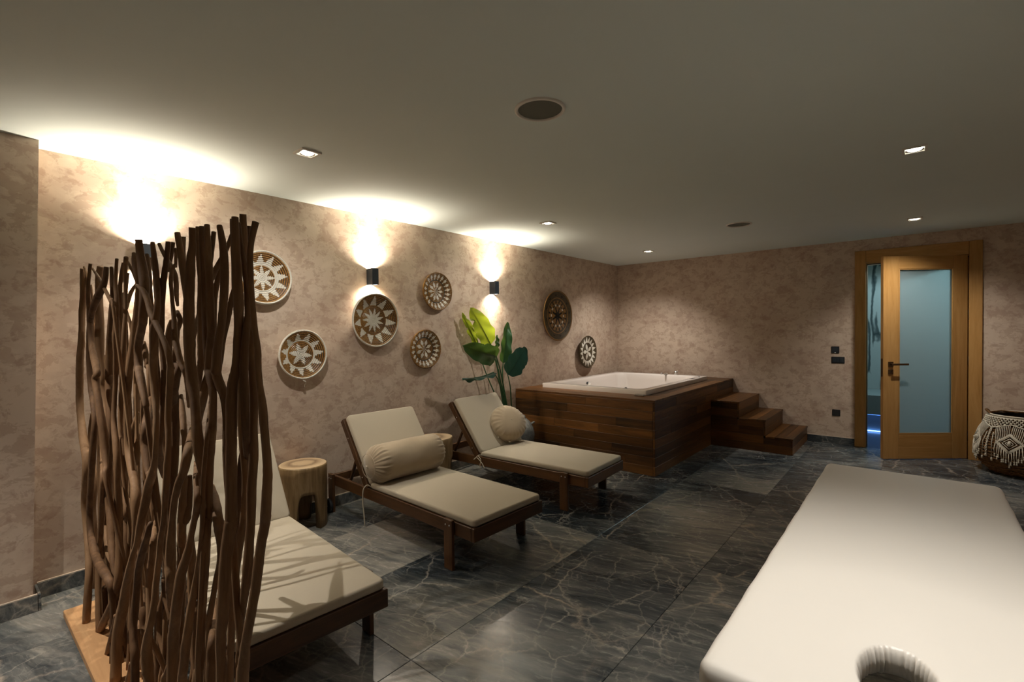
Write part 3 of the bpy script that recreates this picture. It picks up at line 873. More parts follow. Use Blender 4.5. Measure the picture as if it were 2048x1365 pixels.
def make_stool():
    r = empty('log_stool')
    # thick-walled drum, three arched openings cut out by leaving cells away
    NA, R, HT, TH = 96, .166, .452, .042
    arcs = [(radians(c), radians(29)) for c in (-15, 105, 225)]
    def arch(a):           # height below which the wall is open at angle a
        for c, w in arcs:
            d = (a - c + pi) % (2 * pi) - pi
            if abs(d) < w: return .262 * (1 - (abs(d) / w) ** 5.0) ** .5 if True else 0
        return 0.0
    rw = random.Random(8); lob = [rw.uniform(0, 6.28) for _ in range(3)]
    def ro(a, z): return R * (1 + .022 * sin(2 * a + lob[0]) + .014 * sin(3 * a + lob[1])) * (1 - .04 * (1 - z / HT))
    V, F = [], []
    NZ = 8
    for k in range(NA):
        a = 2 * pi * k / NA; lo = arch(a)
        for i in range(NZ + 1):
            z = lo + (HT - .006 - lo) * i / NZ
            V.append((ro(a, z) * cos(a), ro(a, z) * sin(a), z))
        for i in range(NZ + 1):
            z = lo + (HT - .07 - lo) * i / NZ if lo < HT - .07 else lo
            q = ro(a, z) - TH
            V.append((q * cos(a), q * sin(a), z))
    S = 2 * (NZ + 1)
    for k in range(NA):
        l = (k + 1) % NA
        for i in range(NZ):
            F.append([k * S + i, l * S + i, l * S + i + 1, k * S + i + 1])
            j = NZ + 1 + i
            F.append([l * S + j, k * S + j, k * S + j + 1, l * S + j + 1])
        F.append([l * S, k * S, k * S + NZ + 1, l * S + NZ + 1])
    V2 = []
    b0 = len(V)
    for k in range(NA):
        a = 2 * pi * k / NA; q = ro(a, HT)
        V.append(((q - .006) * cos(a), (q - .006) * sin(a), HT))
    for k in range(NA):
        l = (k + 1) % NA; F.append([k * S + NZ, l * S + NZ, b0 + l, b0 + k])
    F.append([b0 + k for k in range(NA)])
    F.append([k * S + S - 1 for k in range(NA)][::-1])
    o = mesh('drum', V, F, LOG, r); fix_normals(o)
    for p in o.data.polygons:
        if len(p.vertices) == 4 and abs(p.normal.z) < .5: p.use_smooth = True
    return r
s1 = make_stool(); s1.location = (.172, -5.185, 0); s1.rotation_euler = (0, 0, radians(0))
tag(s1, 'pale log stool with arched legs between the near loungers', 'stool', 'carved log stools')
s2 = copy_tree(s1); s2.location = (.265, -4.02, 0); s2.rotation_euler = (0, 0, radians(60))
tag(s2, 'log stool half hidden behind the bolster pillow', 'stool', 'carved log stools')

# ------------------------------------------------------------------ massage table
mt = empty('massage_table', (3.555, -4.90, 0)); tag(mt, 'white padded massage table with a face hole', 'massage table')
ax0, ax1, ay0, ay1 = -.318, .318, -.965, .958
hc, ha, hb2 = (.005, -.775), .062, .112
N = 240
TZ, TH = .70, .085
angs = [2 * pi * k / N for k in range(N)]
rm = random.Random(2)
wr = [(rm.randint(18, 60), rm.uniform(0, 6.28), rm.uniform(.3, 1)) for _ in range(7)]
def outer(a, ins):
    # ray from the hole centre to the rounded rectangle, then eased round the corner
    dx, dy = cos(a), sin(a)
    X0_, X1_, Y0_, Y1_ = ax0 + ins - hc[0], ax1 - ins - hc[0], ay0 + ins - hc[1], ay1 - ins - hc[1]
    t = min((X1_ / dx) if dx > 1e-9 else 1e9, (X0_ / dx) if dx < -1e-9 else 1e9, (Y1_ / dy) if dy > 1e-9 else 1e9, (Y0_ / dy) if dy < -1e-9 else 1e9)
    x, y = dx * t + hc[0], dy * t + hc[1]
    return x, y
# choose angles so that all four corners and long sides are well sampled
pts = []
def seg(p, q, n):
    return [(p[0] + (q[0] - p[0]) * i / n, p[1] + (q[1] - p[1]) * i / n) for i in range(n)]
rim = rrect(ax0, ax1, ay0, ay1, .028, 6)
rimd = []
for i in range(len(rim)):
    p, q = rim[i], rim[(i + 1) % len(rim)]
    d = sqrt((p[0] - q[0]) ** 2 + (p[1] - q[1]) ** 2)
    rimd += seg(p, q, max(1, int(d / .016)))
angl = [atan2(y - hc[1], x - hc[0]) for x, y in rimd]
N = len(rimd)
def inset(i, ins):
    x, y = rimd[i]
    # move inward along axis directions, keeping the rounded corner
    nx = (1 if x > 0 else -1); ny = (1 if y > (ay0 + ay1) / 2 else -1)
    ex = min(abs(x - ax0), abs(x - ax1)); ey = min(abs(y - ay0), abs(y - ay1))
    kx = max(0, 1 - ex / .03); ky = max(0, 1 - ey / .03)
    if ex > .03 and ey > .03: kx = ky = 0
    if kx == 0 and ky == 0: kx = 1 if ex < ey else 0; ky = 1 - kx
    return x - nx * ins * min(1, kx + .0), y - ny * ins * min(1, ky + .0)
loops = []
def oloop(ins, z, wav=0.0):
    L = []
    for i in range(N):
        x, y = inset(i, ins)
        w = wav * (sin(y * 21 + 1) + .6 * sin(y * 47 + x * 30))
        L.append((x + (w if x > 0 else -w), y, z + w * .4))
    return L
loops.append(oloop(.02, TZ - TH - .004)); loops.append(oloop(.0, TZ - TH + .008, .0005)); loops.append(oloop(-.003, TZ - TH * .5, .0007))
loops.append(oloop(.0, TZ - .018, .0007)); loops.append(oloop(.006, TZ - .007, .0006)); loops.append(oloop(.016, TZ - .001, .0004)); loops.append(oloop(.03, TZ, .0003))
inner0 = []
def hole(sc, z, fold=0.0):
    L = []
    for a in angl:
        f = sum(w * sin(k * a + p) for k, p, w in wr) * fold
        egg = 1 + .10 * sin(a)
        L.append((hc[0] + (ha * sc * egg + f) * cos(a), hc[1] + (hb2 * sc + f) * sin(a), z))
    return L
base = loops[-1]
h0 = hole(1.13, TZ)
for t in (.15, .35, .6, .85):
    loops.append([tuple(b + (q - b) * t for b, q in zip(bb, qq)) for bb, qq in zip(base, h0)])
loops += [h0, hole(1.08, TZ - .001, .0001), hole(1.03, TZ - .005, .0004), hole(.99, TZ - .014, .0010), hole(.965, TZ - .030, .0016), hole(.98, TZ - .050, .0012), hole(1.15, TZ - .066, .0006), hole(1.5, TZ - TH - .004)]
V, F = [], []
for L in loops: V += L
for i in range(len(loops) - 1):
    for k in range(N):
        l = (k + 1) % N; F.append([i * N + k, i * N + l, (i + 1) * N + l, (i + 1) * N + k])
for k in range(N):
    l = (k + 1) % N; F.append([(len(loops) - 1) * N + k, (len(loops) - 1) * N + l, l, k])
fix_normals(mesh('padded_top', V, F, VINYL, mt, True))
for s in (-1, 1):
    box('frame_rail', *sorted((s * .27, s * .30)), ay0 + .03, ay1 - .03, TZ - TH - .055, TZ - TH - .0045, LOUNGE['y'], mt, .004)
for y in (ay0 + .03, ay1 - .055):
    box('frame_rail', -.268, .268, y, y + .025, TZ - TH - .055, TZ - TH - .0045, LOUNGE['x'], mt, .004)
for sx in (-1, 1):
    for yy in (ay0 + .16, ay1 - .20):
        lg = box('leg', *sorted((sx * .262, sx * .232)), yy, yy + .045, 0.0, TZ - TH - .0048, LOUNGE['z'], mt, .004)
for yy in (ay0 + .16, ay1 - .20):
    box('cross_bar', -.231, .231, yy + .012, yy + .034, .18, .22, LOUNGE['x'], mt, .003)

# ------------------------------------------------------------------ woven wall discs
def m_coil(name, cols, rough, spec):
    k = NT(name)
    n = k.noise(k.coord('Object', scale=(1, 1, 1)), 90, 3, .7)
    n2 = k.noise(k.coord('Object'), 9, 3)
    f = k.math('ADD', k.math('MULTIPLY', n, .7), k.math('MULTIPLY', n2, .3))
    c = k.ramp(f, [(.3, cols[0]), (.5, cols[1]), (.7, cols[2])])
    k.bump(n, .3, .003)
    return k.done(c, rough, Specular_IOR_Level=spec)
C_BROWN = m_coil('woven_brown_coil', (srgb(92, 64, 30), srgb(146, 106, 58), srgb(184, 142, 86)), .22, .5)
C_WHITE = m_coil('woven_white_yarn', (srgb(196, 188, 172), srgb(218, 212, 198), srgb(232, 226, 214)), .8, .2)
C_DARK = m_coil('woven_dark_coil', (srgb(52, 43, 28), srgb(78, 65, 44), srgb(102, 86, 60)), .55, .3)
C_TAN = m_coil('woven_tan_coil', (srgb(110, 78, 38), srgb(142, 102, 52), srgb(166, 124, 68)), .5, .4)
C_BLACK = m_coil('woven_black_coil', (srgb(14, 14, 12), srgb(22, 21, 18), srgb(34, 32, 26)), .6, .3)
C_GAP = m_coil('woven_coil_gap', (srgb(30, 20, 10), srgb(46, 31, 16), srgb(60, 42, 22)), .4, .4)
DM = [C_BROWN, C_WHITE, C_DARK, C_TAN, C_BLACK, C_GAP]
def tri(a, n, ph=0.0):
    """0 in the middle of each of n sectors, 1 at their borders"""
    u = ((a / (2 * pi)) * n + ph) % 1.0
    return abs(u - .5) * 2
def star_ring(r, a, n, r0, r1, ph=0.0, w=.86):
    if r < r0 or r > r1: return False
    return tri(a, n, ph) < w * (1 - (r - r0) / (r1 - r0))
def pat_big(nout, nin, seed):
    def f(r, a):
        if r > .925: return 1
        if .50 <= r < .58 and nout: return 1 if (r > .545 or nout == 12) else 0
        if star_ring(r, a, nout, .56, .89, seed): return 1
        if r < .205: return 1
        if star_ring(r, a, nin, .20, .47, seed * 1.7, .9): return 1
        return 0
    return f
def pat_small(nin):
    def f(r, a):
        if r > .93: return 0
        if .60 < r < .92:
            t = tri(a, 20)
            w = .70 if .72 < r < .79 else (.30 if r <= .72 else .70 * (1 - (r - .79) / .13))
            return 1 if t < w else 0
        if .555 < r <= .60: return 2
        if r < .50:
            t = tri(a, nin)
            w = .66 if .25 < r < .36 else (.30 if r <= .25 else .66 * (1 - (r - .36) / .14))
            return 1 if t < w else 0
        return 0
    return f
def pat_dark(r, a):
    if r > .93: return 3 if r > .975 else 2
    if .70 < r < .745: return 3
    if r >= .745: return 4 if (.79 < r < .86 and tri(a, 12, .2) < .26) else 2
    if .60 < r < .69: return 2
    if .50 < r <= .60: return 4 if tri(a, 16) < .30 else 3
    if .46 < r <= .50: return 3
    if .38 < r <= .46: return 1 if tri(a, 10) < .36 else 2
    if .34 < r <= .38: return 3
    if .22 < r <= .34: return 4 if tri(a, 8) < .32 else 3
    return 4 if r < .16 else (4 if tri(a, 8) < .55 else 3)
def pat_flower(r, a):
    if star_ring(r, a, 17, .62, .93, 0, .98): return 1
    if .53 < r < .63: return 1 if r > .565 else 2
    if r < .50:
        u = tri(a + pi / 10, 5)
        if r < .07 or u < .66 * sin(pi * min(1, (r + .08) / .58)) ** .9: return 1
        return 2
    return 2
def disc(y, z, R, pat, coils, label, depth=.045, NA=220, ph0=pi / 2, rimf=1.0, stand=.012):
    r = empty('woven_wall_disc', (0, y, z)); tag(r, label, 'wall basket', 'woven discs on the left wall')
    V, F, MI = [], [], []
    rd = random.Random(int(R * 1e4 + y * 77))
    def dep(q):
        return stand + .010 + depth * smoothstep(.50, 1.0, q) * .95
    SUB = 4
    jit = [rd.uniform(-.8, .8) for _ in range(coils + 1)]
    nr = coils * SUB
    wob = [rd.uniform(0, 6.28) for _ in range(3)]
    for i in range(nr + 1):
        q = i / nr
        b = abs(sin(pi * (i % SUB) / SUB)) if i % SUB else 0
        bump = .55 * R / coils * (b - .6)
        rimb = .006 * smoothstep(.90, .95, q) * rimf
        for k in range(NA):
            a = 2 * pi * k / NA
            rr = max(.0008, q * R * (1 + .007 * sin(2 * a + wob[0]) + .004 * sin(5 * a + wob[1]) * q))
            V.append((dep(q) + bump + rimb, rr * cos(a), rr * sin(a)))
    for i in range(nr):
        c = i // SUB
        rm_ = (c + .5) / coils
        for k in range(NA):
            l = (k + 1) % NA
            F.append([i * NA + k, i * NA + l, (i + 1) * NA + l, (i + 1) * NA + k])
            mi = pat(rm_, (2 * pi * (k + .5 + jit[c]) / NA - ph0) % (2 * pi))
            MI.append(5 if mi == 0 and i % SUB == 0 else mi)
    o = mesh('woven_face', V, F, None, r, True, mats=DM, fmat=MI)
    # back shell, with a rolled rim
    prof = [(R * 1.0, dep(1.0) + .004), (R * 1.012, dep(1.0) - .004), (R * .985, dep(1.0) - .014), (R * .62, stand + .0), (.0008, stand - .002)]
    v, f = lathe([(a, b) for a, b in prof], 72, False, True)
    v = [(zz, x, yy) for x, yy, zz in v]
    b = mesh('back_shell', v, f, DM[pat(.99, 0)], r, True); fix_normals(b)
    return r
disc(-5.396 + .02, 1.797, .191, pat_big(12, 8, .25), 15, 'white rimmed woven disc half hidden by the stick screen')
d2 = disc(-5.122 + .015, 1.240, .186, pat_big(11, 6, .1), 15, 'white rimmed woven disc with six pointed star and loose string')
disc(-4.485 + .02, 1.505, .229, pat_big(11, 11, .45), 18, 'largest white rimmed star disc, glossy, below the middle wall lamp')
disc(-3.770 + .012, 1.790, .182, pat_small(10), 16, 'small brown disc with arrow ring, upper of the pair', depth=.03, rimf=.3)
disc(-3.927 + .012, 1.238, .182, pat_small(8), 16, 'small brown disc with arrow ring, lower of the pair', depth=.03, rimf=.3)
disc(-1.717, 1.589, .322, pat_dark, 26, 'large dark brown disc with beaded rings near the tub', depth=.012, NA=240, rimf=.2, stand=.03)
disc(-1.017, 1.094, .224, pat_flower, 26, 'woven disc with white five petal flower over the tub', depth=.012, rimf=.2, stand=.05)
mesh('string', *tube(spline([(.05, .012, -.186), (.058, .010, -.205), (.052, .018, -.215), (.045, .012, -.235), (.046, .014, -.25)], 5), .0022, 6), C_WHITE, d2, True)
mesh('string', *tube(spline([(.05, -.01, -.186), (.064, -.004, -.197), (.066, .012, -.206)], 5), .0045, 6), C_WHITE, d2, True)

# ------------------------------------------------------------------ plant in its clay pot
pc = Vector((.20, -2.835, 0))
def m_clay():
    k = NT('grey_clay')
    n = k.noise(k.coord('Object'), 6, 6, .7, .5)
    n2 = k.noise(k.coord('Object'), 45, 4, .7)
    c = k.ramp(k.math('ADD', k.math('MULTIPLY', n, .7), k.math('MULTIPLY', n2, .3)), [(.35, srgb(78, 80, 78)), (.5, srgb(118, 119, 115)), (.65, srgb(158, 156, 150))])
    k.bump(n2, .35, .006)
    return k.done(c, .8, Specular_IOR_Level=.2)
CLAY = m_clay()
pot = empty('clay_pot', pc); tag(pot, 'weathered grey clay jar holding the green plant', 'pot')
prof = [(.0008, .0), (.14, 0), (.155, .01), (.20, .10), (.232, .20), (.238, .27), (.225, .34), (.19, .40), (.152, .435), (.136, .448), (.138, .462), (.133, .468), (.124, .462), (.122, .44), (.15, .41), (.17, .38), (.0008, .37)]
mesh('jar', *lathe(prof, 64, False, False, lambda r, z, a: (r * (1 + .006 * sin(3 * a + 1) + .004 * sin(7 * a + z * 20)), z)), CLAY, pot, True)
for a in (radians(35), radians(150), radians(270)):
    P = [(.205 * cos(a + d) * k_, .205 * sin(a + d) * k_, z) for d, z, k_ in ((-.14, .385, 1.0), (-.09, .395, 1.10), (.0, .398, 1.14), (.09, .395, 1.10), (.14, .385, 1.0))]
    mesh('lug', *tube(spline(P, 4), .009, 8), CLAY, pot, True)
mesh('soil', *lathe([(.0008, .425), (.128, .422)], 32, False, False), m_plain('potting_soil', srgb(40, 30, 22), .95, nscale=60, namt=.4), pot)

def m_leaf(name, dark, mid, rough=.38, trans=.45, glow=(.62, .72, .06)):
    k = NT(name)
    out = k.t.nodes['Material Output']
    uv = k.n('ShaderNodeUVMap'); sp = k.n('ShaderNodeSeparateXYZ'); k.l(uv.outputs[0], sp.inputs[0])
    u = k.math('ABSOLUTE', k.math('SUBTRACT', sp.outputs[0], .5))
    w = k.n('ShaderNodeTexWave'); w.wave_type = 'BANDS'; w.bands_direction = 'Y'
    mp = k.n('ShaderNodeCombineXYZ'); k.l(sp.outputs[0], mp.inputs[0])
    k.l(k.math('SUBTRACT', k.math('MULTIPLY', sp.outputs[1], 6), k.math('MULTIPLY', u, 1.2)), mp.inputs[1])
    k.l(mp.outputs[0], w.inputs['Vector']); w.inputs['Scale'].default_value = 3.0; w.inputs['Distortion'].default_value = 1.0
    c = k.mix(k.math('MULTIPLY', w.outputs['Fac'], .35), dark, mid)
    rib = k.ramp(u, [(.012, (1, 1, 1)), (.03, (0, 0, 0))])
    c = k.mix(k.math('MULTIPLY', rib, .7), c, tuple(x * .45 for x in dark))
    k.done(c, rough, Specular_IOR_Level=.4)
    tr = k.n('ShaderNodeBsdfTranslucent'); k.l(k.mix(.5, c, glow, 'MIX'), tr.inputs[0])
    ms = k.n('ShaderNodeMixShader', i0=trans); k.l(k.b.outputs[0], ms.inputs[1]); k.l(tr.outputs[0], ms.inputs[2])
    k.l(ms.outputs[0], out.inputs[0]); return k.m
LEAF_L = m_leaf('leaf_light', srgb(98, 122, 26), srgb(142, 160, 40), trans=.55)
LEAF_D = m_leaf('leaf_dark', srgb(22, 58, 32), srgb(36, 80, 42), trans=.22, glow=(.25, .42, .06))
LEAF_T = m_leaf('leaf_teal', srgb(20, 52, 46), srgb(32, 70, 58), trans=.10, glow=(.10, .25, .10))
STEM = m_plain('leaf_stem', srgb(44, 84, 48), .45, nscale=20, namt=.2)
plant = empty('bird_of_paradise_plant', pc + Vector((0, 0, .42))); tag(plant, 'tall green plant with broad banana like leaves in the corner', 'plant')
po = pc + Vector((0, 0, .42))
def leaf(base, tip, side, width, mat, curl=.10, fold=.25, splits=(), ns=30, nw=10, taper=.62, name='leaf'):
    """blade from base to tip, side = direction of its width, edges lifted by fold"""
    base, tip, side = Vector(base), Vector(tip), Vector(side)
    ax = tip - base; L = ax.length; t = ax.normalized()
    side = (side - t * side.dot(t)).normalized(); nrm = side.cross(t)
    V, F, UV = [], [], []
    for i in range(ns + 1):
        q = i / ns
        w = width * .5 * max(.02, (1 - abs(2 * q ** taper - 1) ** 2.4) ** .6 if 0 < q < 1 else .02)
        sagv = nrm * (curl * L * sin(pi * q) * .6)
        for j in range(nw + 1):
            s = -1 + 2 * j / nw
            wv = w * (1 + .05 * sin(q * 23 + s * 2))
            for (sq, ss, sw, sd) in splits:
                if s * ss > 0:
                    d = abs(q - sq - .10 * abs(s))
                    if d < sw: wv *= 1 - sd * (1 - d / sw) * abs(s)
            p = base + ax * q + side * (s * wv) + nrm * (abs(s) ** 1.3 * wv * fold + .010 * sin(q * 17 + s * 3) * abs(s)) + sagv - t * (0)
            V.append(p - po); UV.append((j / nw, q))
    for i in range(ns):
        for j in range(nw):
            a = i * (nw + 1) + j; F.append([a, a + 1, a + nw + 2, a + nw + 1])
    o = mesh(name, V, F, mat, plant, True)
    uvl = o.data.uv_layers.new(name='UVMap')
    for lp in o.data.loops: uvl.data[lp.index].uv = UV[lp.vertex_index]
    # midrib
    rib = [base + ax * (i / 16) + nrm * (curl * L * sin(pi * i / 16) * .6 - .003) - po for i in range(17)]
    mesh('midrib', *tube(rib, [.005 * (1 - .8 * i / 16) for i in range(17)], 6), STEM, o, True)
    return o
def stem(P, r0=.009, r1=.005):
    Q = spline([tuple(Vector(p) - po) for p in P], 6)
    mesh('stalk', *tube(Q, [r0 + (r1 - r0) * i / (len(Q) - 1) for i in range(len(Q))], 8), STEM, plant, True)
leaf((.16, -3.132, 1.262), (.12, -3.390, 1.640), (.25, .80, .57), .215, LEAF_L, curl=.05, fold=.12, splits=((.62, -1, .05, .8), (.36, -1, .03, .5)))
leaf((.105, -3.285, 1.262), (.085, -3.475, 1.590), (.25, .80, .57), .085, LEAF_L, curl=.03, fold=.1, splits=((.45, -1, .05, .9), (.7, 1, .04, .6)))
leaf((.24, -3.135, 1.135), (.30, -3.680, 1.265), (.35, .10, .92), .215, LEAF_D, curl=.10, fold=.30, splits=((.5, 1, .03, .3),))
leaf((.27, -3.215, .975), (.30, -3.690, .955), (.95, .30, .22), .17, LEAF_T, curl=.07, fold=.35)
leaf((.245, -2.965, .935), (.315, -2.735, 1.215), (.25, .72, -.62), .235, LEAF_T, curl=.06, fold=.10, splits=((.82, -1, .04, .5), (.45, 1, .02, .4)), taper=.75)
leaf((.14, -2.915, 1.05), (.11, -2.800, 1.500), (.3, .85, -.2), .135, LEAF_D, curl=.05, fold=.35)
leaf((.155, -3.045, 1.21), (.145, -3.020, 1.36), (.3, .9, 0), .05, LEAF_D, curl=.03, fold=.8)
root = (.20, -2.90, .43)
stem([(.19, -2.93, .43), (.20, -3.00, .75), (.185, -3.085, 1.08), (.16, -3.132, 1.262)], .010)
stem([(.205, -2.90, .43), (.22, -2.985, .72), (.235, -3.06, .95), (.24, -3.135, 1.135)], .010)
stem([(.21, -2.94, .43), (.24, -3.03, .68), (.27, -3.14, .88), (.29, -3.235, .975)], .009)
stem([(.21, -2.86, .43), (.235, -2.90, .62), (.245, -2.925, .80), (.245, -2.965, .935)], .008)
stem([(.18, -2.89, .43), (.16, -2.93, .72), (.145, -2.935, .92), (.14, -2.915, 1.05)], .010)
stem([(.17, -2.91, .43), (.165, -2.985, .75), (.16, -3.03, 1.0), (.155, -3.045, 1.21)], .009)
stem([(.16, -2.88, .43), (.13, -3.06, .75), (.11, -3.19, 1.02), (.105, -3.285, 1.262)], .007)
stem([(.22, -2.93, .43), (.23, -2.98, .66), (.21, -3.04, .86), (.20, -3.06, 1.0)], .008)

# ------------------------------------------------------------------ macrame basket
bc = Vector((4.362, -.352, 0))
bk = empty('macrame_basket', bc); tag(bk, 'round brown woven basket dressed with white macrame fringe', 'basket')
def m_seagrass():
    k = NT('seagrass')
    n = k.noise(k.coord('Object', scale=(1, 1, 3)), 40, 4, .7)
    c = k.ramp(n, [(.3, srgb(58, 38, 20)), (.5, srgb(104, 72, 40)), (.72, srgb(150, 110, 66))])
    k.bump(n, .4, .004)
    return k.done(c, .7, Specular_IOR_Level=.25)
GRASS = m_seagrass()
CORD = m_plain('macrame_cord', srgb(214, 204, 184), .85, nscale=200, namt=.12, bump=.2, bscale=300)
bprof = [(0, .20), (.03, .245), (.09, .294), (.17, .322), (.25, .324), (.34, .306), (.42, .276), (.49, .243), (.545, .228)]
def brad(z):
    for (z0, r0), (z1, r1) in zip(bprof, bprof[1:]):
        if z <= z1:
            t = (z - z0) / (z1 - z0); return r0 + (r1 - r0) * t
    return bprof[-1][1]
rk = random.Random(21)
parts = []
nz = 40
for i in range(nz):
    z = .008 + (.545 - .008) * i / (nz - 1)
    p1, p2, a1 = rk.uniform(0, 6.28), rk.uniform(0, 6.28), rk.uniform(.002, .005)
    P = []
    for k in range(56):
        a = 2 * pi * k / 56
        zz = z + .0035 * sin(3 * a + p1) + .002 * sin(9 * a + p2)
        r = brad(max(0, z)) + a1 * sin(14 * a + pi * (i % 2)) + .0015 * sin(23 * a + p2)
        P.append((r * cos(a), r * sin(a), max(.008, zz)))
    parts.append(tube(P, [.0078 * rk.uniform(.85, 1.15)] * 56, 6, closed=True))
mesh('woven_body', *merge(parts), GRASS, bk, True)
mesh('liner', *lathe([(.001, .012), (.18, .012), (.27, .09), (.296, .2), (.29, .32), (.25, .44), (.215, .535)], 40, False, False), m_plain('dark_inside', srgb(40, 28, 18), .9), bk, True)
def bp(a, z, out=.012):
    r = brad(z) + out
    return (r * cos(a), r * sin(a), z)
NM = 6
A0 = radians(-142)
cords = {'macrame_band': [], 'macrame_motif': [], 'fringe': []}
# band: rim wrap and a net of knots
for z, r in ((.548, .008), (.532, .006)):
    cords['macrame_band'].append(tube([bp(2 * pi * k / 72, z, .010) for k in range(72)], r, 6, closed=True))
def zig(a):     # lower edge of the band
    u = ((a - A0) / (2 * pi) * NM) % 1.0
    return .435 + .045 * (1 - abs(u - .5) * 2)
NK = 60
for row in range(6):
    z = .522 - row * .016
    for k in range(NK):
        a = 2 * pi * (k + .5 * (row % 2)) / NK
        if z < zig(a) + .004: continue
        p0 = bp(a - .035, z + .007); pm = bp(a, z, .017); p1 = bp(a + .035, z + .007)
        cords['macrame_band'].append(tube([p0, pm, p1], [.0042, .0062, .0042], 5))
        cords['macrame_band'].append(tube([bp(a - .030, z - .008), bp(a, z - .001, .016), bp(a + .030, z - .008)], .0036, 5))
cords['macrame_band'].append(tube([bp(2 * pi * k / 144, zig(2 * pi * k / 144), .015) for k in range(144)], .0055, 6, closed=True))
for m in range(NM):
    ac = A0 + 2 * pi * (m + .5) / NM      # zig peak = motif axis
    W = .30
    def dpt(s, z, out=.014): return bp(ac + s, z, out)
    zt, zm, zb = .40, .315, .225          # diamond
    for sg in (-1, 1):
        for q in (0, .010):
            cords['macrame_motif'].append(tube([dpt(sg * W * t, zt + (zm - zt) * t - q) for t in [i / 6 for i in range(7)]], .0048, 6))
            cords['macrame_motif'].append(tube([dpt(sg * W * (1 - t), zm + (zb - zm) * t + q) for t in [i / 6 for i in range(7)]], .0048, 6))
        # spokes from the band to the diamond
        for i in range(9):
            t = (i + .5) / 9
            a_top = sg * (.02 + .40 * t)
            top = bp(ac + a_top, zig(ac + a_top) - .002, .012)
            end = dpt(sg * W * t, zt + (zm - zt) * t)
            mid = tuple((u + v) / 2 * 1.0 for u, v in zip(top, dpt(sg * W * (t + .06), (zig(ac + a_top) + zt + (zm - zt) * t) / 2, .018)))
            cords['macrame_motif'].append(tube(spline([top, dpt(sg * (W * t * .45 + abs(a_top) * .55), (zig(ac + a_top) + zt + (zm - zt) * t) / 2, .018), end], 4), .0032, 5))
        # inner chevrons
        for j in range(1, 4):
            f = 1 - j / 4.2
            cords['macrame_motif'].append(tube([dpt(sg * W * f * t, zm + (zt - zm) * f * (1 - t), .013) for t in (0, .33, .66, 1)], .0033, 5))
            cords['macrame_motif'].append(tube([dpt(sg * W * f * (1 - t), zm - (zm - zb) * f * t, .013) for t in (0, .33, .66, 1)], .0033, 5))
    cords['macrame_motif'].append(tube([dpt(0, zm + .018, .016), dpt(0, zm, .022), dpt(0, zm - .018, .016)], [.006, .013, .006], 8))
    # fringe from the lower diamond edges
    for i in range(13):
        s = -1 + 2 * i / 12
        z0 = zb + (zm - zb) * abs(s)
        ln = .085 + .055 * (1 - abs(s)) * .4 + rk.uniform(-.012, .022)
        z1 = max(.075, z0 - ln - .04 * abs(s))
        a = ac + s * W
        outz = .014
        pts = [bp(a, z0, .015), bp(a + rk.uniform(-.01, .01), (z0 + z1) / 2, .016), bp(a + rk.uniform(-.015, .015), z1 + .022, .017)]
        cords['fringe'].append(tube(pts, .0036, 5))
        pe = Vector(pts[-1])
        cords['fringe'].append(tube([pe + Vector((0, 0, .006)), pe, pe - Vector((0, 0, .008))], [.004, .0068, .004], 6))
        cords['fringe'].append(tube([pe - Vector((0, 0, .007)), pe - Vector((0, 0, .026))], [.0035, .0072], 6))
    # twisted pendant between motifs
    av = A0 + 2 * pi * m / NM
    for sg in (-1, 1):
        cords['fringe'].append(tube([bp(av + .03 * sg * sin(z * 120), z, .015 + .003 * cos(z * 120) * sg) for z in [.43 - .02 * i for i in range(13)]], .0045, 6))
    pe = Vector(bp(av, .185, .016))
    cords['fringe'].append(tube([pe + Vector((0, 0, .01)), pe, pe - Vector((0, 0, .022))], [.004, .009, .008], 6))
    for sg in (-1, 1):
        cords['fringe'].append(tube([bp(av + sg * .10, .395, .014), bp(av + sg * .13, .30, .015), bp(av + sg * .14, .16, .015)], .0034, 5))
        pe = Vector(bp(av + sg * .14, .155, .016))
        cords['fringe'].append(tube([pe + Vector((0, 0, .008)), pe, pe - Vector((0, 0, .02))], [.004, .0075, .007], 6))
for nm, ps in cords.items():
    o = mesh(nm, *merge(ps), CORD, bk, True)
    if nm == 'fringe': o['kind'] = 'stuff'
for a in (radians(178), radians(-62)):
    P = [bp(a - .42, .535, .0), bp(a - .25, .565, .012), bp(a, .578, .020), bp(a + .25, .565, .012), bp(a + .42, .535, .0)]
    h = mesh('handle', *tube(spline(P, 5), [.011] * 21, 8, jit=.08, rg=rk), GRASS, bk, True)

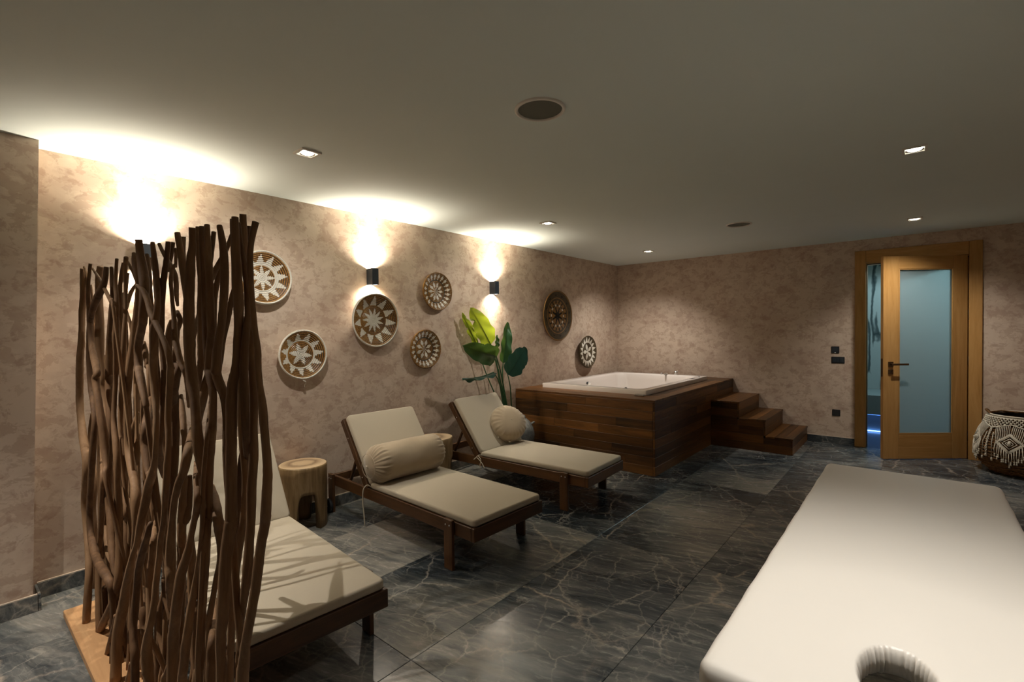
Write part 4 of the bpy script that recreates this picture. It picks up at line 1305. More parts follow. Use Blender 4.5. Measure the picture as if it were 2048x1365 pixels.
# ------------------------------------------------------------------ stick screen
scr = empty('stick_screen', (1.42, -6.40, 0)); tag(scr, 'tall room screen of gnarled driftwood sticks on a board', 'room screen')
sb = box('base_board', .363 - 1.42, 2.50 - 1.42, -6.503 + 6.40, -6.335 + 6.40, .008, .042, PLY, scr, .003)
for x in (.42, 2.38):
    for y in (-6.48, -6.36):
        box('foot_pad', x - 1.42, x - 1.42 + .04, y + 6.40 - .012, y + 6.40 + .012, 0, .008, CHAR, scr, .002)
STICKS = [
 [(2.524,-6.434,1.629,0.0068),(2.502,-6.436,1.584,0.0062),(2.509,-6.441,1.533,0.0059),(2.525,-6.445,1.47,0.0055),(2.537,-6.446,1.409,0.0058),(2.54,-6.442,1.36,0.0063),(2.529,-6.437,1.319,0.0062),(2.528,-6.434,1.278,0.0068),(2.542,-6.436,1.243,0.0086),(2.562,-6.441,1.185,0.0084),(2.58,-6.445,1.128,0.0089),(2.58,-6.446,1.09,0.0095),(2.561,-6.442,1.027,0.0103),(2.542,-6.436,0.999,0.0104),(2.513,-6.434,0.941,0.01),(2.5,-6.436,0.887,0.0107),(2.494,-6.441,0.836,0.0104),(2.486,-6.445,0.797,0.0099),(2.466,-6.445,0.75,0.0103),(2.439,-6.442,0.698,0.0105),(2.412,-6.436,0.644,0.0127),(2.393,-6.434,0.589,0.0143),(2.366,-6.435,0.406,0.0147),(2.34,-6.433,0.223,0.0152),(2.302,-6.438,0.04,0.0157)],
 [(2.41,-6.415,1.668,0.0073),(2.402,-6.411,1.613,0.0081),(2.398,-6.406,1.547,0.0065),(2.4,-6.404,1.492,0.0065),(2.416,-6.407,1.411,0.0067),(2.435,-6.412,1.357,0.008),(2.445,-6.416,1.314,0.0086),(2.447,-6.415,1.258,0.0086),(2.431,-6.411,1.176,0.0091),(2.415,-6.406,1.105,0.0102),(2.394,-6.404,1.032,0.011),(2.394,-6.407,0.96,0.0103),(2.394,-6.412,0.9,0.0103),(2.393,-6.416,0.846,0.0116),(2.371,-6.415,0.783,0.01),(2.338,-6.411,0.712,0.0078),(2.307,-6.406,0.64,0.0072),(2.288,-6.404,0.571,0.0066),(2.289,-6.407,0.525,0.0066),(2.286,-6.409,0.363,0.0068),(2.302,-6.407,0.202,0.007),(2.301,-6.407,0.04,0.0073)],
 [(2.486,-6.46,1.641,0.0068),(2.489,-6.461,1.582,0.0086),(2.485,-6.458,1.509,0.0099),(2.474,-6.452,1.46,0.0101),(2.462,-6.449,1.41,0.0095),(2.455,-6.45,1.346,0.0102),(2.458,-6.455,1.317,0.0099),(2.452,-6.46,1.288,0.0104),(2.445,-6.461,1.237,0.0115),(2.431,-6.458,1.158,0.011),(2.408,-6.452,1.074,0.0119),(2.393,-6.449,0.972,0.0127),(2.396,-6.45,0.968,0.014),(2.381,-6.455,0.898,0.0134),(2.376,-6.46,0.831,0.0131),(2.363,-6.461,0.745,0.0132),(2.338,-6.458,0.679,0.0117),(2.316,-6.452,0.563,0.0112),(2.292,-6.451,0.389,0.0116),(2.29,-6.452,0.214,0.012),(2.271,-6.451,0.04,0.0123)],
 [(2.347,-6.378,1.657,0.006),(2.339,-6.374,1.612,0.0063),(2.343,-6.375,1.555,0.0071),(2.355,-6.38,1.497,0.0071),(2.373,-6.385,1.411,0.007),(2.392,-6.386,1.342,0.0069),(2.389,-6.383,1.31,0.007),(2.341,-6.365,1.302,0.0072),(2.295,-6.352,1.224,0.0042)],
 [(2.467,-6.446,1.635,0.0044),(2.467,-6.443,1.587,0.0053),(2.473,-6.438,1.537,0.0063),(2.473,-6.434,1.486,0.0066),(2.476,-6.435,1.435,0.007),(2.474,-6.439,1.397,0.0076),(2.473,-6.444,1.334,0.0089),(2.476,-6.446,1.314,0.0088),(2.47,-6.443,1.262,0.0089),(2.458,-6.438,1.184,0.008),(2.346,-6.393,1.091,0.0078),(2.232,-6.352,1.017,0.0043)],
 [(2.228,-6.373,1.693,0.0039),(2.237,-6.376,1.625,0.0042),(2.234,-6.374,1.565,0.0042),(2.199,-6.361,1.507,0.0047),(2.18,-6.352,1.446,0.0033)],
 [(2.198,-6.352,1.351,0.0038),(2.256,-6.375,1.299,0.0068),(2.334,-6.403,1.219,0.0071),(2.351,-6.406,1.137,0.0073),(2.359,-6.404,1.053,0.0077),(2.339,-6.399,0.991,0.0078),(2.321,-6.395,0.938,0.0094),(2.299,-6.394,0.897,0.011),(2.284,-6.398,0.85,0.0115),(2.276,-6.403,0.79,0.0115),(2.27,-6.406,0.744,0.0106),(2.253,-6.404,0.677,0.0093),(2.231,-6.399,0.606,0.0091),(2.21,-6.395,0.533,0.0092),(2.202,-6.394,0.477,0.0093),(2.177,-6.391,0.258,0.0097),(2.17,-6.393,0.04,0.0102)],
 [(2.198,-6.352,1.087,0.0019),(2.178,-6.351,1.023,0.0064),(2.158,-6.345,0.969,0.0089),(2.141,-6.344,0.879,0.009),(2.132,-6.348,0.838,0.0074),(2.119,-6.353,0.753,0.0074),(2.101,-6.352,0.697,0.0046)],
 [(2.3,-6.426,1.656,0.0065),(2.311,-6.425,1.623,0.0077),(2.306,-6.42,1.582,0.0092),(2.293,-6.415,1.527,0.0097),(2.278,-6.414,1.471,0.0094),(2.269,-6.417,1.413,0.0094),(2.257,-6.423,1.355,0.0105),(2.256,-6.426,1.307,0.0119),(2.248,-6.425,1.302,0.0114),(2.259,-6.42,1.27,0.0111),(2.275,-6.415,1.236,0.0102),(2.279,-6.414,1.187,0.0087),(2.287,-6.418,1.13,0.0087),(2.3,-6.423,1.076,0.0086),(2.329,-6.424,0.903,0.0087),(2.348,-6.423,0.731,0.0089),(2.371,-6.42,0.558,0.009),(2.375,-6.426,0.385,0.0091),(2.398,-6.419,0.213,0.0093),(2.423,-6.422,0.04,0.0094)],
 [(2.228,-6.374,1.652,0.0042),(2.207,-6.378,1.619,0.0058),(2.171,-6.383,1.586,0.007),(2.127,-6.386,1.555,0.0076),(2.065,-6.384,1.508,0.0074),(1.994,-6.379,1.458,0.0068),(1.905,-6.363,1.415,0.0064),(1.853,-6.352,1.383,0.0044)],
 [(2.113,-6.36,1.584,0.0057),(2.098,-6.365,1.546,0.0073),(2.078,-6.366,1.498,0.0066),(2.057,-6.362,1.45,0.0067),(2.038,-6.355,1.417,0.0057),(2.03,-6.352,1.376,0.004)],
 [(2.217,-6.366,1.521,0.0043),(2.204,-6.371,1.476,0.0074),(2.188,-6.375,1.43,0.0075),(2.161,-6.376,1.383,0.0072),(2.127,-6.372,1.325,0.0067),(2.081,-6.359,1.304,0.006),(2.045,-6.352,1.261,0.0043)],
 [(2.214,-6.425,1.671,0.0068),(2.233,-6.43,1.618,0.0073),(2.252,-6.435,1.558,0.0084),(2.256,-6.436,1.5,0.0086),(2.248,-6.433,1.442,0.0094),(2.234,-6.428,1.399,0.0091),(2.21,-6.424,1.354,0.0101),(2.197,-6.425,1.305,0.009),(2.225,-6.43,1.287,0.0097),(2.258,-6.435,1.246,0.0087),(2.257,-6.436,1.202,0.009),(2.238,-6.433,1.156,0.0103),(2.207,-6.427,1.106,0.0105),(2.182,-6.424,1.056,0.0113),(2.177,-6.425,0.994,0.0107),(2.187,-6.43,0.916,0.0094),(2.191,-6.435,0.912,0.0109),(2.177,-6.436,0.848,0.0125),(2.149,-6.433,0.777,0.0139),(2.118,-6.427,0.701,0.012),(2.098,-6.424,0.629,0.0112),(2.097,-6.425,0.564,0.0112),(2.102,-6.43,0.504,0.0115),(2.087,-6.435,0.447,0.0141),(2.062,-6.434,0.243,0.0148),(2.042,-6.433,0.04,0.0155)],
 [(2.133,-6.383,1.671,0.006),(2.095,-6.377,1.623,0.0062),(2.071,-6.374,1.587,0.0059),(2.022,-6.364,1.545,0.0059),(1.976,-6.352,1.487,0.0043)],
 [(2.113,-6.405,1.687,0.0057),(2.097,-6.4,1.639,0.0072),(2.087,-6.395,1.577,0.0074),(2.083,-6.394,1.513,0.0074),(2.098,-6.397,1.448,0.0088),(2.119,-6.403,1.384,0.0095),(2.133,-6.406,1.321,0.0082),(2.054,-6.378,1.291,0.0083),(1.984,-6.352,1.233,0.0061)],
 [(2.035,-6.39,1.699,0.0063),(2.016,-6.386,1.651,0.0064),(2.016,-6.384,1.584,0.0057),(2.031,-6.387,1.55,0.006),(2.042,-6.392,1.499,0.0066),(2.05,-6.396,1.449,0.0075),(2.057,-6.395,1.416,0.0095),(2.037,-6.39,1.367,0.01),(2.022,-6.385,1.316,0.0107),(1.997,-6.384,1.289,0.0098),(1.938,-6.37,1.232,0.0077),(1.883,-6.352,1.172,0.0056)],
 [(1.966,-6.352,1.295,0.0036),(1.982,-6.364,1.252,0.0104),(1.985,-6.372,1.211,0.0117),(1.945,-6.366,1.169,0.0091),(1.894,-6.358,1.123,0.0079),(1.85,-6.352,1.08,0.0057)],
 [(2.172,-6.445,1.668,0.0078),(2.167,-6.444,1.625,0.0084),(2.168,-6.448,1.594,0.0102),(2.174,-6.453,1.548,0.0112),(2.175,-6.456,1.504,0.0119),(2.16,-6.454,1.445,0.0132),(2.142,-6.449,1.385,0.0137),(2.13,-6.445,1.323,0.0132),(2.14,-6.444,1.268,0.0145),(2.167,-6.448,1.225,0.0117),(2.19,-6.453,1.183,0.0113),(2.208,-6.456,1.141,0.0125),(2.212,-6.454,1.097,0.0126),(2.205,-6.449,1.056,0.0089),(2.195,-6.445,1.018,0.0067),(2.181,-6.441,0.855,0.0068),(2.16,-6.444,0.692,0.0069),(2.135,-6.447,0.529,0.007),(2.116,-6.444,0.366,0.0072),(2.083,-6.448,0.203,0.0073),(2.073,-6.441,0.04,0.0074)],
 [(1.983,-6.352,1.216,0.0031),(2.115,-6.398,1.189,0.0048),(2.249,-6.446,1.159,0.0052),(2.249,-6.451,1.117,0.0052),(2.248,-6.455,1.074,0.0055),(2.239,-6.456,1.029,0.0055),(2.213,-6.452,0.93,0.0053),(2.178,-6.447,0.852,0.0054),(2.142,-6.444,0.779,0.0071),(2.116,-6.446,0.709,0.0094),(2.103,-6.451,0.659,0.0103),(2.094,-6.455,0.61,0.011),(2.072,-6.456,0.553,0.0119),(2.032,-6.452,0.469,0.0122),(1.999,-6.447,0.413,0.0124),(1.977,-6.447,0.226,0.0131),(1.936,-6.448,0.04,0.0137)],
 [(2.056,-6.446,1.671,0.0072),(2.065,-6.443,1.626,0.008),(2.067,-6.438,1.578,0.0093),(2.068,-6.434,1.532,0.0089),(1.935,-6.393,1.501,0.0088),(1.796,-6.352,1.442,0.006)],
 [(1.919,-6.394,1.687,0.0073),(1.904,-6.389,1.646,0.0054),(1.832,-6.368,1.613,0.0057),(1.776,-6.352,1.579,0.0041)],
 [(1.807,-6.352,1.105,0.0034),(1.933,-6.393,1.084,0.0105),(2.055,-6.435,1.069,0.0122),(2.032,-6.439,1.017,0.0114),(2.004,-6.444,0.98,0.0099),(1.969,-6.446,0.924,0.0094),(1.933,-6.443,0.858,0.0092),(1.896,-6.438,0.788,0.0125),(1.868,-6.434,0.708,0.015),(1.869,-6.435,0.655,0.0141),(1.714,-6.396,0.53,0.0127),(1.525,-6.352,0.389,0.0059)],
 [(1.83,-6.352,0.991,0.0027),(2.033,-6.409,0.994,0.0083),(2.223,-6.464,0.998,0.0081),(2.192,-6.458,0.946,0.0086),(2.158,-6.454,0.911,0.0073),(2.13,-6.455,0.857,0.008),(2.116,-6.459,0.814,0.0108),(2.077,-6.464,0.751,0.0123),(2.06,-6.466,0.698,0.0136),(2.025,-6.463,0.636,0.0139),(1.982,-6.458,0.567,0.0143),(1.951,-6.454,0.502,0.0152),(1.935,-6.455,0.387,0.0146),(1.914,-6.453,0.213,0.0154),(1.907,-6.452,0.04,0.0161)],
 [(1.678,-6.456,1.556,0.0044),(1.726,-6.451,1.536,0.0077),(1.768,-6.449,1.5,0.0085),(1.816,-6.452,1.459,0.009),(1.89,-6.457,1.423,0.0081),(1.953,-6.461,1.392,0.0072),(1.997,-6.46,1.353,0.0082),(2.001,-6.456,1.318,0.0077),(1.983,-6.451,1.293,0.0092),(1.958,-6.449,1.225,0.0087),(1.952,-6.452,1.157,0.0084),(1.971,-6.457,1.094,0.0076),(1.97,-6.461,1.028,0.0089),(1.948,-6.46,0.957,0.009),(1.901,-6.456,0.854,0.0079),(1.845,-6.451,0.779,0.0088),(1.815,-6.449,0.716,0.009),(1.789,-6.452,0.636,0.0091),(1.778,-6.457,0.561,0.0095),(1.757,-6.461,0.499,0.0103),(1.714,-6.46,0.441,0.0116),(1.668,-6.455,0.366,0.0157),(1.656,-6.451,0.3,0.0173),(1.655,-6.449,0.254,0.0145),(1.653,-6.445,0.04,0.0159)],
 [(1.855,-6.414,1.677,0.0072),(1.854,-6.418,1.638,0.0074),(1.849,-6.423,1.594,0.008),(1.837,-6.426,1.553,0.009),(1.81,-6.424,1.49,0.0088),(1.782,-6.419,1.425,0.0086),(1.759,-6.415,1.375,0.0077),(1.768,-6.414,1.325,0.0077),(1.79,-6.418,1.264,0.0084),(1.801,-6.423,1.21,0.008),(1.792,-6.426,1.137,0.008),(1.769,-6.424,1.078,0.007),(1.727,-6.419,1.03,0.0075),(1.587,-6.383,0.954,0.0118),(1.49,-6.352,0.879,0.0066)],
 [(1.628,-6.437,1.711,0.0105),(1.626,-6.434,1.673,0.0116),(1.653,-6.435,1.618,0.0139),(1.694,-6.44,1.562,0.015),(1.711,-6.445,1.51,0.0135),(1.698,-6.446,1.46,0.0136),(1.664,-6.442,1.427,0.0124),(1.597,-6.437,1.382,0.0128),(1.565,-6.434,1.339,0.0119),(1.58,-6.436,1.289,0.0125),(1.604,-6.44,1.275,0.0121),(1.662,-6.445,1.221,0.0111),(1.702,-6.446,1.171,0.0086),(1.696,-6.442,1.129,0.0075),(1.687,-6.411,0.766,0.0075),(1.704,-6.382,0.403,0.007),(1.713,-6.381,0.04,0.0082)],
 [(1.356,-6.352,1.173,0.0035),(1.469,-6.385,1.13,0.0123),(1.563,-6.415,1.086,0.0153),(1.55,-6.415,1.028,0.0174),(1.578,-6.419,0.972,0.0152),(1.616,-6.424,0.924,0.0087),(1.637,-6.426,0.901,0.007),(1.631,-6.373,0.471,0.0073),(1.63,-6.36,0.04,0.0072)],
 [(1.837,-6.45,1.675,0.006),(1.832,-6.445,1.631,0.0073),(1.832,-6.442,1.584,0.009),(1.845,-6.444,1.535,0.0089),(1.864,-6.448,1.486,0.0085),(1.862,-6.453,1.439,0.0097),(1.844,-6.454,1.408,0.0117),(1.821,-6.45,1.344,0.0122),(1.79,-6.445,1.313,0.0119),(1.78,-6.442,1.265,0.0116),(1.794,-6.444,1.212,0.0108),(1.822,-6.449,1.161,0.0082),(1.836,-6.453,1.11,0.0081),(1.83,-6.454,1.056,0.0081),(1.795,-6.45,1.003,0.0086),(1.743,-6.445,0.956,0.0126),(1.679,-6.442,0.898,0.0133),(1.638,-6.444,0.831,0.0135),(1.606,-6.449,0.764,0.0125),(1.57,-6.453,0.693,0.0087),(1.521,-6.454,0.639,0.0093),(1.443,-6.45,0.556,0.0129),(1.361,-6.445,0.471,0.0142),(1.298,-6.442,0.382,0.0177),(1.243,-6.444,0.295,0.0189),(1.212,-6.449,0.216,0.0182),(1.191,-6.453,0.04,0.0193)],
 [(1.394,-6.4,1.696,0.007),(1.42,-6.405,1.662,0.0096),(1.448,-6.406,1.613,0.0088),(1.443,-6.402,1.58,0.008),(1.416,-6.397,1.528,0.0101),(1.378,-6.394,1.471,0.0118),(1.349,-6.396,1.413,0.0119),(1.335,-6.4,1.353,0.012),(1.319,-6.405,1.293,0.012),(1.284,-6.406,1.214,0.0125),(1.242,-6.402,1.12,0.0118),(1.205,-6.397,1.023,0.012),(1.201,-6.394,0.952,0.0139),(1.246,-6.396,0.89,0.0151),(1.311,-6.4,0.835,0.0147),(1.348,-6.405,0.777,0.0172),(1.334,-6.406,0.669,0.0115),(1.271,-6.402,0.561,0.0104),(1.207,-6.397,0.447,0.0116),(1.175,-6.395,0.243,0.0122),(1.141,-6.399,0.04,0.0128)],
 [(1.156,-6.371,1.694,0.0047),(1.194,-6.366,1.659,0.0059),(1.245,-6.364,1.617,0.0073),(1.292,-6.367,1.577,0.0072),(1.294,-6.367,1.27,0.0071),(1.295,-6.365,0.962,0.0074),(1.296,-6.363,0.655,0.0074),(1.293,-6.359,0.347,0.007),(1.299,-6.359,0.04,0.0066)],
 [(1.265,-6.368,1.597,0.0045),(1.16,-6.364,1.569,0.0073),(1.09,-6.365,1.516,0.0075),(1.089,-6.37,1.459,0.0074),(1.104,-6.367,1.104,0.0075),(1.098,-6.363,0.75,0.0073),(1.095,-6.361,0.395,0.0077),(1.098,-6.361,0.04,0.0079)],
 [(1.271,-6.399,1.695,0.0079),(1.233,-6.395,1.65,0.0072),(1.223,-6.394,1.571,0.0072),(1.233,-6.398,1.49,0.0072),(1.234,-6.404,1.41,0.0084),(1.221,-6.406,1.331,0.0088),(1.185,-6.404,1.249,0.0097),(1.147,-6.399,1.219,0.0086),(1.107,-6.395,1.133,0.0088),(1.087,-6.395,1.047,0.0088),(1.092,-6.398,0.985,0.0071),(1.111,-6.404,0.925,0.0071),(1.119,-6.37,0.483,0.0068),(1.124,-6.362,0.04,0.0068)],
 [(1.097,-6.358,1.655,0.0047),(1.092,-6.363,1.602,0.0047),(1.089,-6.366,1.56,0.0047),(1.074,-6.365,1.514,0.0047),(1.068,-6.364,1.145,0.0046),(1.09,-6.361,0.777,0.005),(1.078,-6.361,0.409,0.0049),(1.099,-6.36,0.04,0.0045)],
 [(1.214,-6.416,1.693,0.0056),(1.186,-6.414,1.652,0.006),(1.184,-6.417,1.592,0.0072),(1.221,-6.422,1.53,0.0079),(1.223,-6.426,1.45,0.0091),(1.205,-6.425,1.391,0.0116),(1.179,-6.421,1.33,0.0089),(1.148,-6.416,1.268,0.0102),(1.123,-6.414,1.211,0.0083),(1.111,-6.417,1.136,0.0083),(1.117,-6.422,1.054,0.0095),(1.163,-6.426,0.958,0.0118),(1.171,-6.425,0.877,0.0114),(1.139,-6.421,0.768,0.0113),(1.121,-6.416,0.693,0.0142),(1.11,-6.414,0.594,0.0133),(1.113,-6.417,0.5,0.0133),(1.11,-6.422,0.405,0.0143),(1.051,-6.426,0.314,0.0126),(0.934,-6.425,0.212,0.0141),(0.755,-6.421,0.074,0.016),(0.599,-6.416,-0.075,0.0157)],
 [(1.077,-6.371,1.698,0.0038),(1.067,-6.375,1.645,0.0074),(1.036,-6.375,1.584,0.0086),(1.021,-6.372,1.499,0.0086),(0.996,-6.366,1.434,0.0092),(0.984,-6.364,1.369,0.0088),(0.961,-6.366,1.302,0.0075),(0.962,-6.362,0.987,0.0072),(0.943,-6.359,0.671,0.0078),(0.95,-6.361,0.356,0.0071),(0.931,-6.358,0.04,0.0073)],
 [(1.061,-6.405,1.677,0.0063),(1.088,-6.41,1.62,0.0075),(1.115,-6.414,1.556,0.0087),(1.09,-6.416,1.474,0.0104),(1.045,-6.413,1.391,0.0127),(1,-6.408,1.327,0.0138),(0.963,-6.404,1.239,0.0153),(0.965,-6.405,1.21,0.0157),(0.979,-6.41,1.124,0.0143),(1.005,-6.415,1.041,0.0129),(1.006,-6.416,0.955,0.0116),(0.957,-6.413,0.86,0.0122),(0.904,-6.408,0.76,0.0143),(0.88,-6.404,0.664,0.0144),(0.9,-6.405,0.608,0.0138),(0.937,-6.41,0.522,0.0146),(0.992,-6.415,0.439,0.0124),(1.022,-6.416,0.374,0.0098),(1.045,-6.417,0.207,0.0103),(1.07,-6.413,0.04,0.0108)],
 [(0.865,-6.435,1.691,0.0044),(0.997,-6.434,1.634,0.0059),(1.133,-6.438,1.574,0.0065),(1.244,-6.443,1.524,0.0062),(1.293,-6.446,1.502,0.0054),(1.294,-6.417,1.137,0.0059),(1.272,-6.39,0.771,0.0058),(1.257,-6.379,0.405,0.0057),(1.257,-6.38,0.04,0.0052)],
 [(1.138,-6.435,1.668,0.0081),(1.129,-6.439,1.615,0.0101),(1.048,-6.444,1.567,0.0137),(0.946,-6.446,1.521,0.0125),(0.844,-6.443,1.459,0.0102),(0.77,-6.438,1.369,0.0096),(0.744,-6.434,1.277,0.0115),(0.755,-6.435,1.167,0.0097),(0.82,-6.44,1.115,0.0095),(0.882,-6.444,1.032,0.0106),(0.833,-6.446,0.892,0.013),(0.773,-6.443,0.79,0.0124),(0.682,-6.438,0.63,0.0118),(0.639,-6.434,0.555,0.0123),(0.655,-6.435,0.482,0.0131),(0.739,-6.44,0.447,0.0159),(0.85,-6.444,0.417,0.0169),(0.992,-6.446,0.411,0.0181),(1.075,-6.443,0.393,0.0148),(1.083,-6.438,0.354,0.0124),(1.068,-6.434,0.275,0.0106),(1.037,-6.435,0.04,0.0107)],
 [(0.785,-6.394,1.707,0.012),(0.758,-6.396,1.647,0.0139),(0.781,-6.401,1.553,0.0138),(0.806,-6.405,1.46,0.016),(0.798,-6.406,1.369,0.0169),(0.797,-6.402,1.286,0.011),(0.797,-6.397,1.207,0.0097),(0.765,-6.394,1.17,0.0102),(0.795,-6.396,1.084,0.0106),(0.845,-6.401,1.012,0.0091),(0.836,-6.38,0.688,0.0097),(0.811,-6.358,0.364,0.0095),(0.821,-6.358,0.04,0.0098)],
 [(0.948,-6.453,1.698,0.006),(0.941,-6.456,1.658,0.0064),(0.904,-6.455,1.609,0.0065),(0.863,-6.45,1.547,0.0079),(0.842,-6.445,1.459,0.0093),(0.86,-6.444,1.37,0.0111),(0.932,-6.448,1.305,0.013),(1.016,-6.453,1.245,0.0126),(0.997,-6.456,1.216,0.0127),(1.03,-6.454,1.134,0.0126),(1.054,-6.45,1.051,0.0146),(1.061,-6.445,0.989,0.0154),(1.07,-6.444,0.927,0.0137),(1.097,-6.448,0.87,0.0091),(1.129,-6.453,0.815,0.0081),(1.115,-6.397,0.427,0.0079),(1.094,-6.38,0.04,0.0081)],
 [(0.706,-6.445,1.701,0.0065),(0.686,-6.44,1.649,0.0105),(0.662,-6.437,1.581,0.0118),(0.642,-6.439,1.511,0.013),(0.652,-6.443,1.44,0.0118),(0.66,-6.448,1.369,0.0132),(0.629,-6.449,1.298,0.0142),(0.58,-6.445,1.224,0.0149),(0.533,-6.44,1.16,0.0147),(0.501,-6.437,1.088,0.0148),(0.535,-6.439,0.993,0.0147),(0.618,-6.444,0.907,0.0167),(0.7,-6.448,0.848,0.0168),(0.699,-6.449,0.778,0.0163),(0.627,-6.445,0.692,0.0139),(0.554,-6.44,0.602,0.0122),(0.561,-6.437,0.486,0.0117),(0.611,-6.439,0.388,0.0132),(0.65,-6.444,0.292,0.0147),(0.627,-6.448,0.175,0.0159),(0.583,-6.449,0.04,0.0161)],
 [(0.628,-6.424,1.717,0.006),(0.689,-6.426,1.664,0.007),(0.692,-6.424,1.617,0.007),(0.684,-6.401,1.302,0.0071),(0.694,-6.384,0.986,0.0067),(0.685,-6.361,0.671,0.0067),(0.689,-6.357,0.355,0.0075),(0.687,-6.363,0.04,0.0073)],
 [(0.448,-6.375,1.652,0.0051),(0.448,-6.37,1.571,0.0056),(0.442,-6.365,1.51,0.0062),(0.428,-6.364,1.143,0.0062),(0.422,-6.361,0.775,0.0065),(0.403,-6.363,0.407,0.0058),(0.397,-6.363,0.04,0.0067)],
 [(1.132,-6.375,1.499,0.0046),(1.165,-6.37,1.444,0.0062),(1.172,-6.365,1.398,0.0066),(1.2,-6.364,1.349,0.0066),(1.192,-6.364,1.022,0.0064),(1.18,-6.36,0.695,0.0067),(1.172,-6.362,0.367,0.0064),(1.158,-6.36,0.04,0.0069)],
 [(0.436,-6.352,0.917,0.0056),(0.66,-6.386,0.853,0.0092),(0.896,-6.425,0.808,0.0098),(0.88,-6.426,0.715,0.0111),(0.833,-6.422,0.629,0.0119),(0.766,-6.417,0.505,0.0111),(0.707,-6.414,0.407,0.0113),(0.695,-6.416,0.322,0.0125),(0.698,-6.421,0.216,0.0124),(0.717,-6.425,0.04,0.0124)],
 [(0.697,-6.397,0.227,0.0065),(0.666,-6.394,0.199,0.0138),(0.668,-6.396,0.111,0.0154),(0.682,-6.4,0.04,0.0126)],
 [(0.665,-6.352,0.749,0.0058),(0.725,-6.363,0.667,0.0105),(0.641,-6.379,0.538,0.0111),(0.696,-6.384,0.448,0.0126),(0.756,-6.386,0.357,0.0124),(0.755,-6.384,0.263,0.0119),(0.751,-6.383,0.04,0.013)],
 [(0.901,-6.352,0.792,0.006),(0.989,-6.367,0.722,0.011),(1.04,-6.377,0.649,0.0108),(0.976,-6.374,0.617,0.0126),(1.001,-6.375,0.553,0.014),(1.018,-6.38,0.458,0.0139),(1.019,-6.385,0.38,0.0109),(0.993,-6.386,0.302,0.01),(0.951,-6.383,0.04,0.011)],
 [(1.005,-6.352,0.766,0.0058),(1.034,-6.359,0.657,0.0115),(1.035,-6.363,0.558,0.0104),(0.987,-6.358,0.441,0.0106),(0.935,-6.354,0.32,0.0108),(0.892,-6.355,0.04,0.0119)],
 [(1.787,-6.46,0.82,0.0054),(1.79,-6.465,0.812,0.0079),(1.763,-6.466,0.773,0.0094),(1.699,-6.463,0.713,0.0112),(1.613,-6.457,0.628,0.0117),(1.564,-6.454,0.543,0.0111),(1.539,-6.455,0.474,0.0121),(1.533,-6.46,0.413,0.0121),(1.549,-6.465,0.361,0.012),(1.568,-6.466,0.309,0.0123),(1.545,-6.463,0.211,0.0132),(1.529,-6.463,0.04,0.0145)],
 [(1.633,-6.352,0.824,0.0053),(1.51,-6.384,0.72,0.0126),(1.592,-6.411,0.696,0.0112),(1.548,-6.406,0.621,0.0123),(1.513,-6.404,0.547,0.0145),(1.508,-6.407,0.463,0.0125),(1.516,-6.412,0.405,0.0103),(1.519,-6.416,0.345,0.0083),(1.511,-6.371,0.192,0.0086),(1.506,-6.36,0.04,0.0082)],
 [(1.136,-6.352,0.406,0.0049),(1.207,-6.366,0.363,0.0118),(1.256,-6.375,0.314,0.0152),(1.266,-6.374,0.247,0.0124),(1.316,-6.378,0.213,0.01),(1.386,-6.383,0.187,0.0132),(1.431,-6.386,0.142,0.0152),(1.455,-6.387,0.04,0.0167)],
 [(1.484,-6.352,0.478,0.0039),(1.497,-6.36,0.395,0.0068),(1.501,-6.365,0.312,0.0077),(1.492,-6.365,0.244,0.0085),(1.483,-6.369,0.178,0.009),(1.47,-6.374,0.135,0.0082),(1.462,-6.376,0.04,0.009)],
 [(1.71,-6.352,1.195,0.0054),(1.759,-6.363,1.143,0.0095),(1.814,-6.376,1.094,0.0093),(1.815,-6.374,1.038,0.0085),(1.747,-6.369,0.782,0.0127),(1.727,-6.365,0.717,0.0136),(1.686,-6.358,0.644,0.0119),(1.635,-6.352,0.565,0.0062)],
 [(1.778,-6.352,0.746,0.0057),(1.756,-6.346,0.66,0.012),(1.731,-6.342,0.592,0.0118),(1.736,-6.347,0.536,0.009),(1.75,-6.346,0.371,0.0093),(1.759,-6.345,0.205,0.0096),(1.761,-6.345,0.04,0.0099)],
 [(1.987,-6.352,0.947,0.0025),(2.116,-6.389,0.94,0.01),(2.237,-6.425,0.934,0.0118),(2.23,-6.42,0.902,0.0125),(2.223,-6.415,0.854,0.009),(2.207,-6.414,0.803,0.0064),(2.193,-6.417,0.76,0.007),(2.185,-6.422,0.716,0.007),(2.166,-6.426,0.655,0.0077),(2.145,-6.425,0.584,0.0069),(2.11,-6.424,0.403,0.0071),(2.081,-6.428,0.221,0.0073),(2.07,-6.428,0.04,0.0076)],
 [(1.983,-6.352,0.605,0.0027),(2.108,-6.398,0.604,0.0074),(2.241,-6.446,0.633,0.0091),(2.248,-6.451,0.594,0.0116),(2.257,-6.455,0.537,0.0124),(2.262,-6.452,0.371,0.0128),(2.277,-6.459,0.206,0.0133),(2.303,-6.458,0.04,0.0137)],
 [(2.205,-6.455,1.048,0.0032),(2.18,-6.45,1.031,0.0054),(2.175,-6.446,0.999,0.0063),(2.184,-6.444,0.967,0.0051)],
 [(1.173,-6.445,0.295,0.006),(1.147,-6.445,0.248,0.007),(1.062,-6.442,0.155,0.0086),(0.948,-6.436,0.04,0.01)],
 [(1.083,-6.405,0.223,0.0106),(1.062,-6.401,0.134,0.0132),(1.02,-6.396,0.04,0.0134)],
 [(1.435,-6.452,0.223,0.0055),(1.387,-6.447,0.164,0.0069),(1.338,-6.444,0.103,0.0092),(1.33,-6.442,0.04,0.0101)],
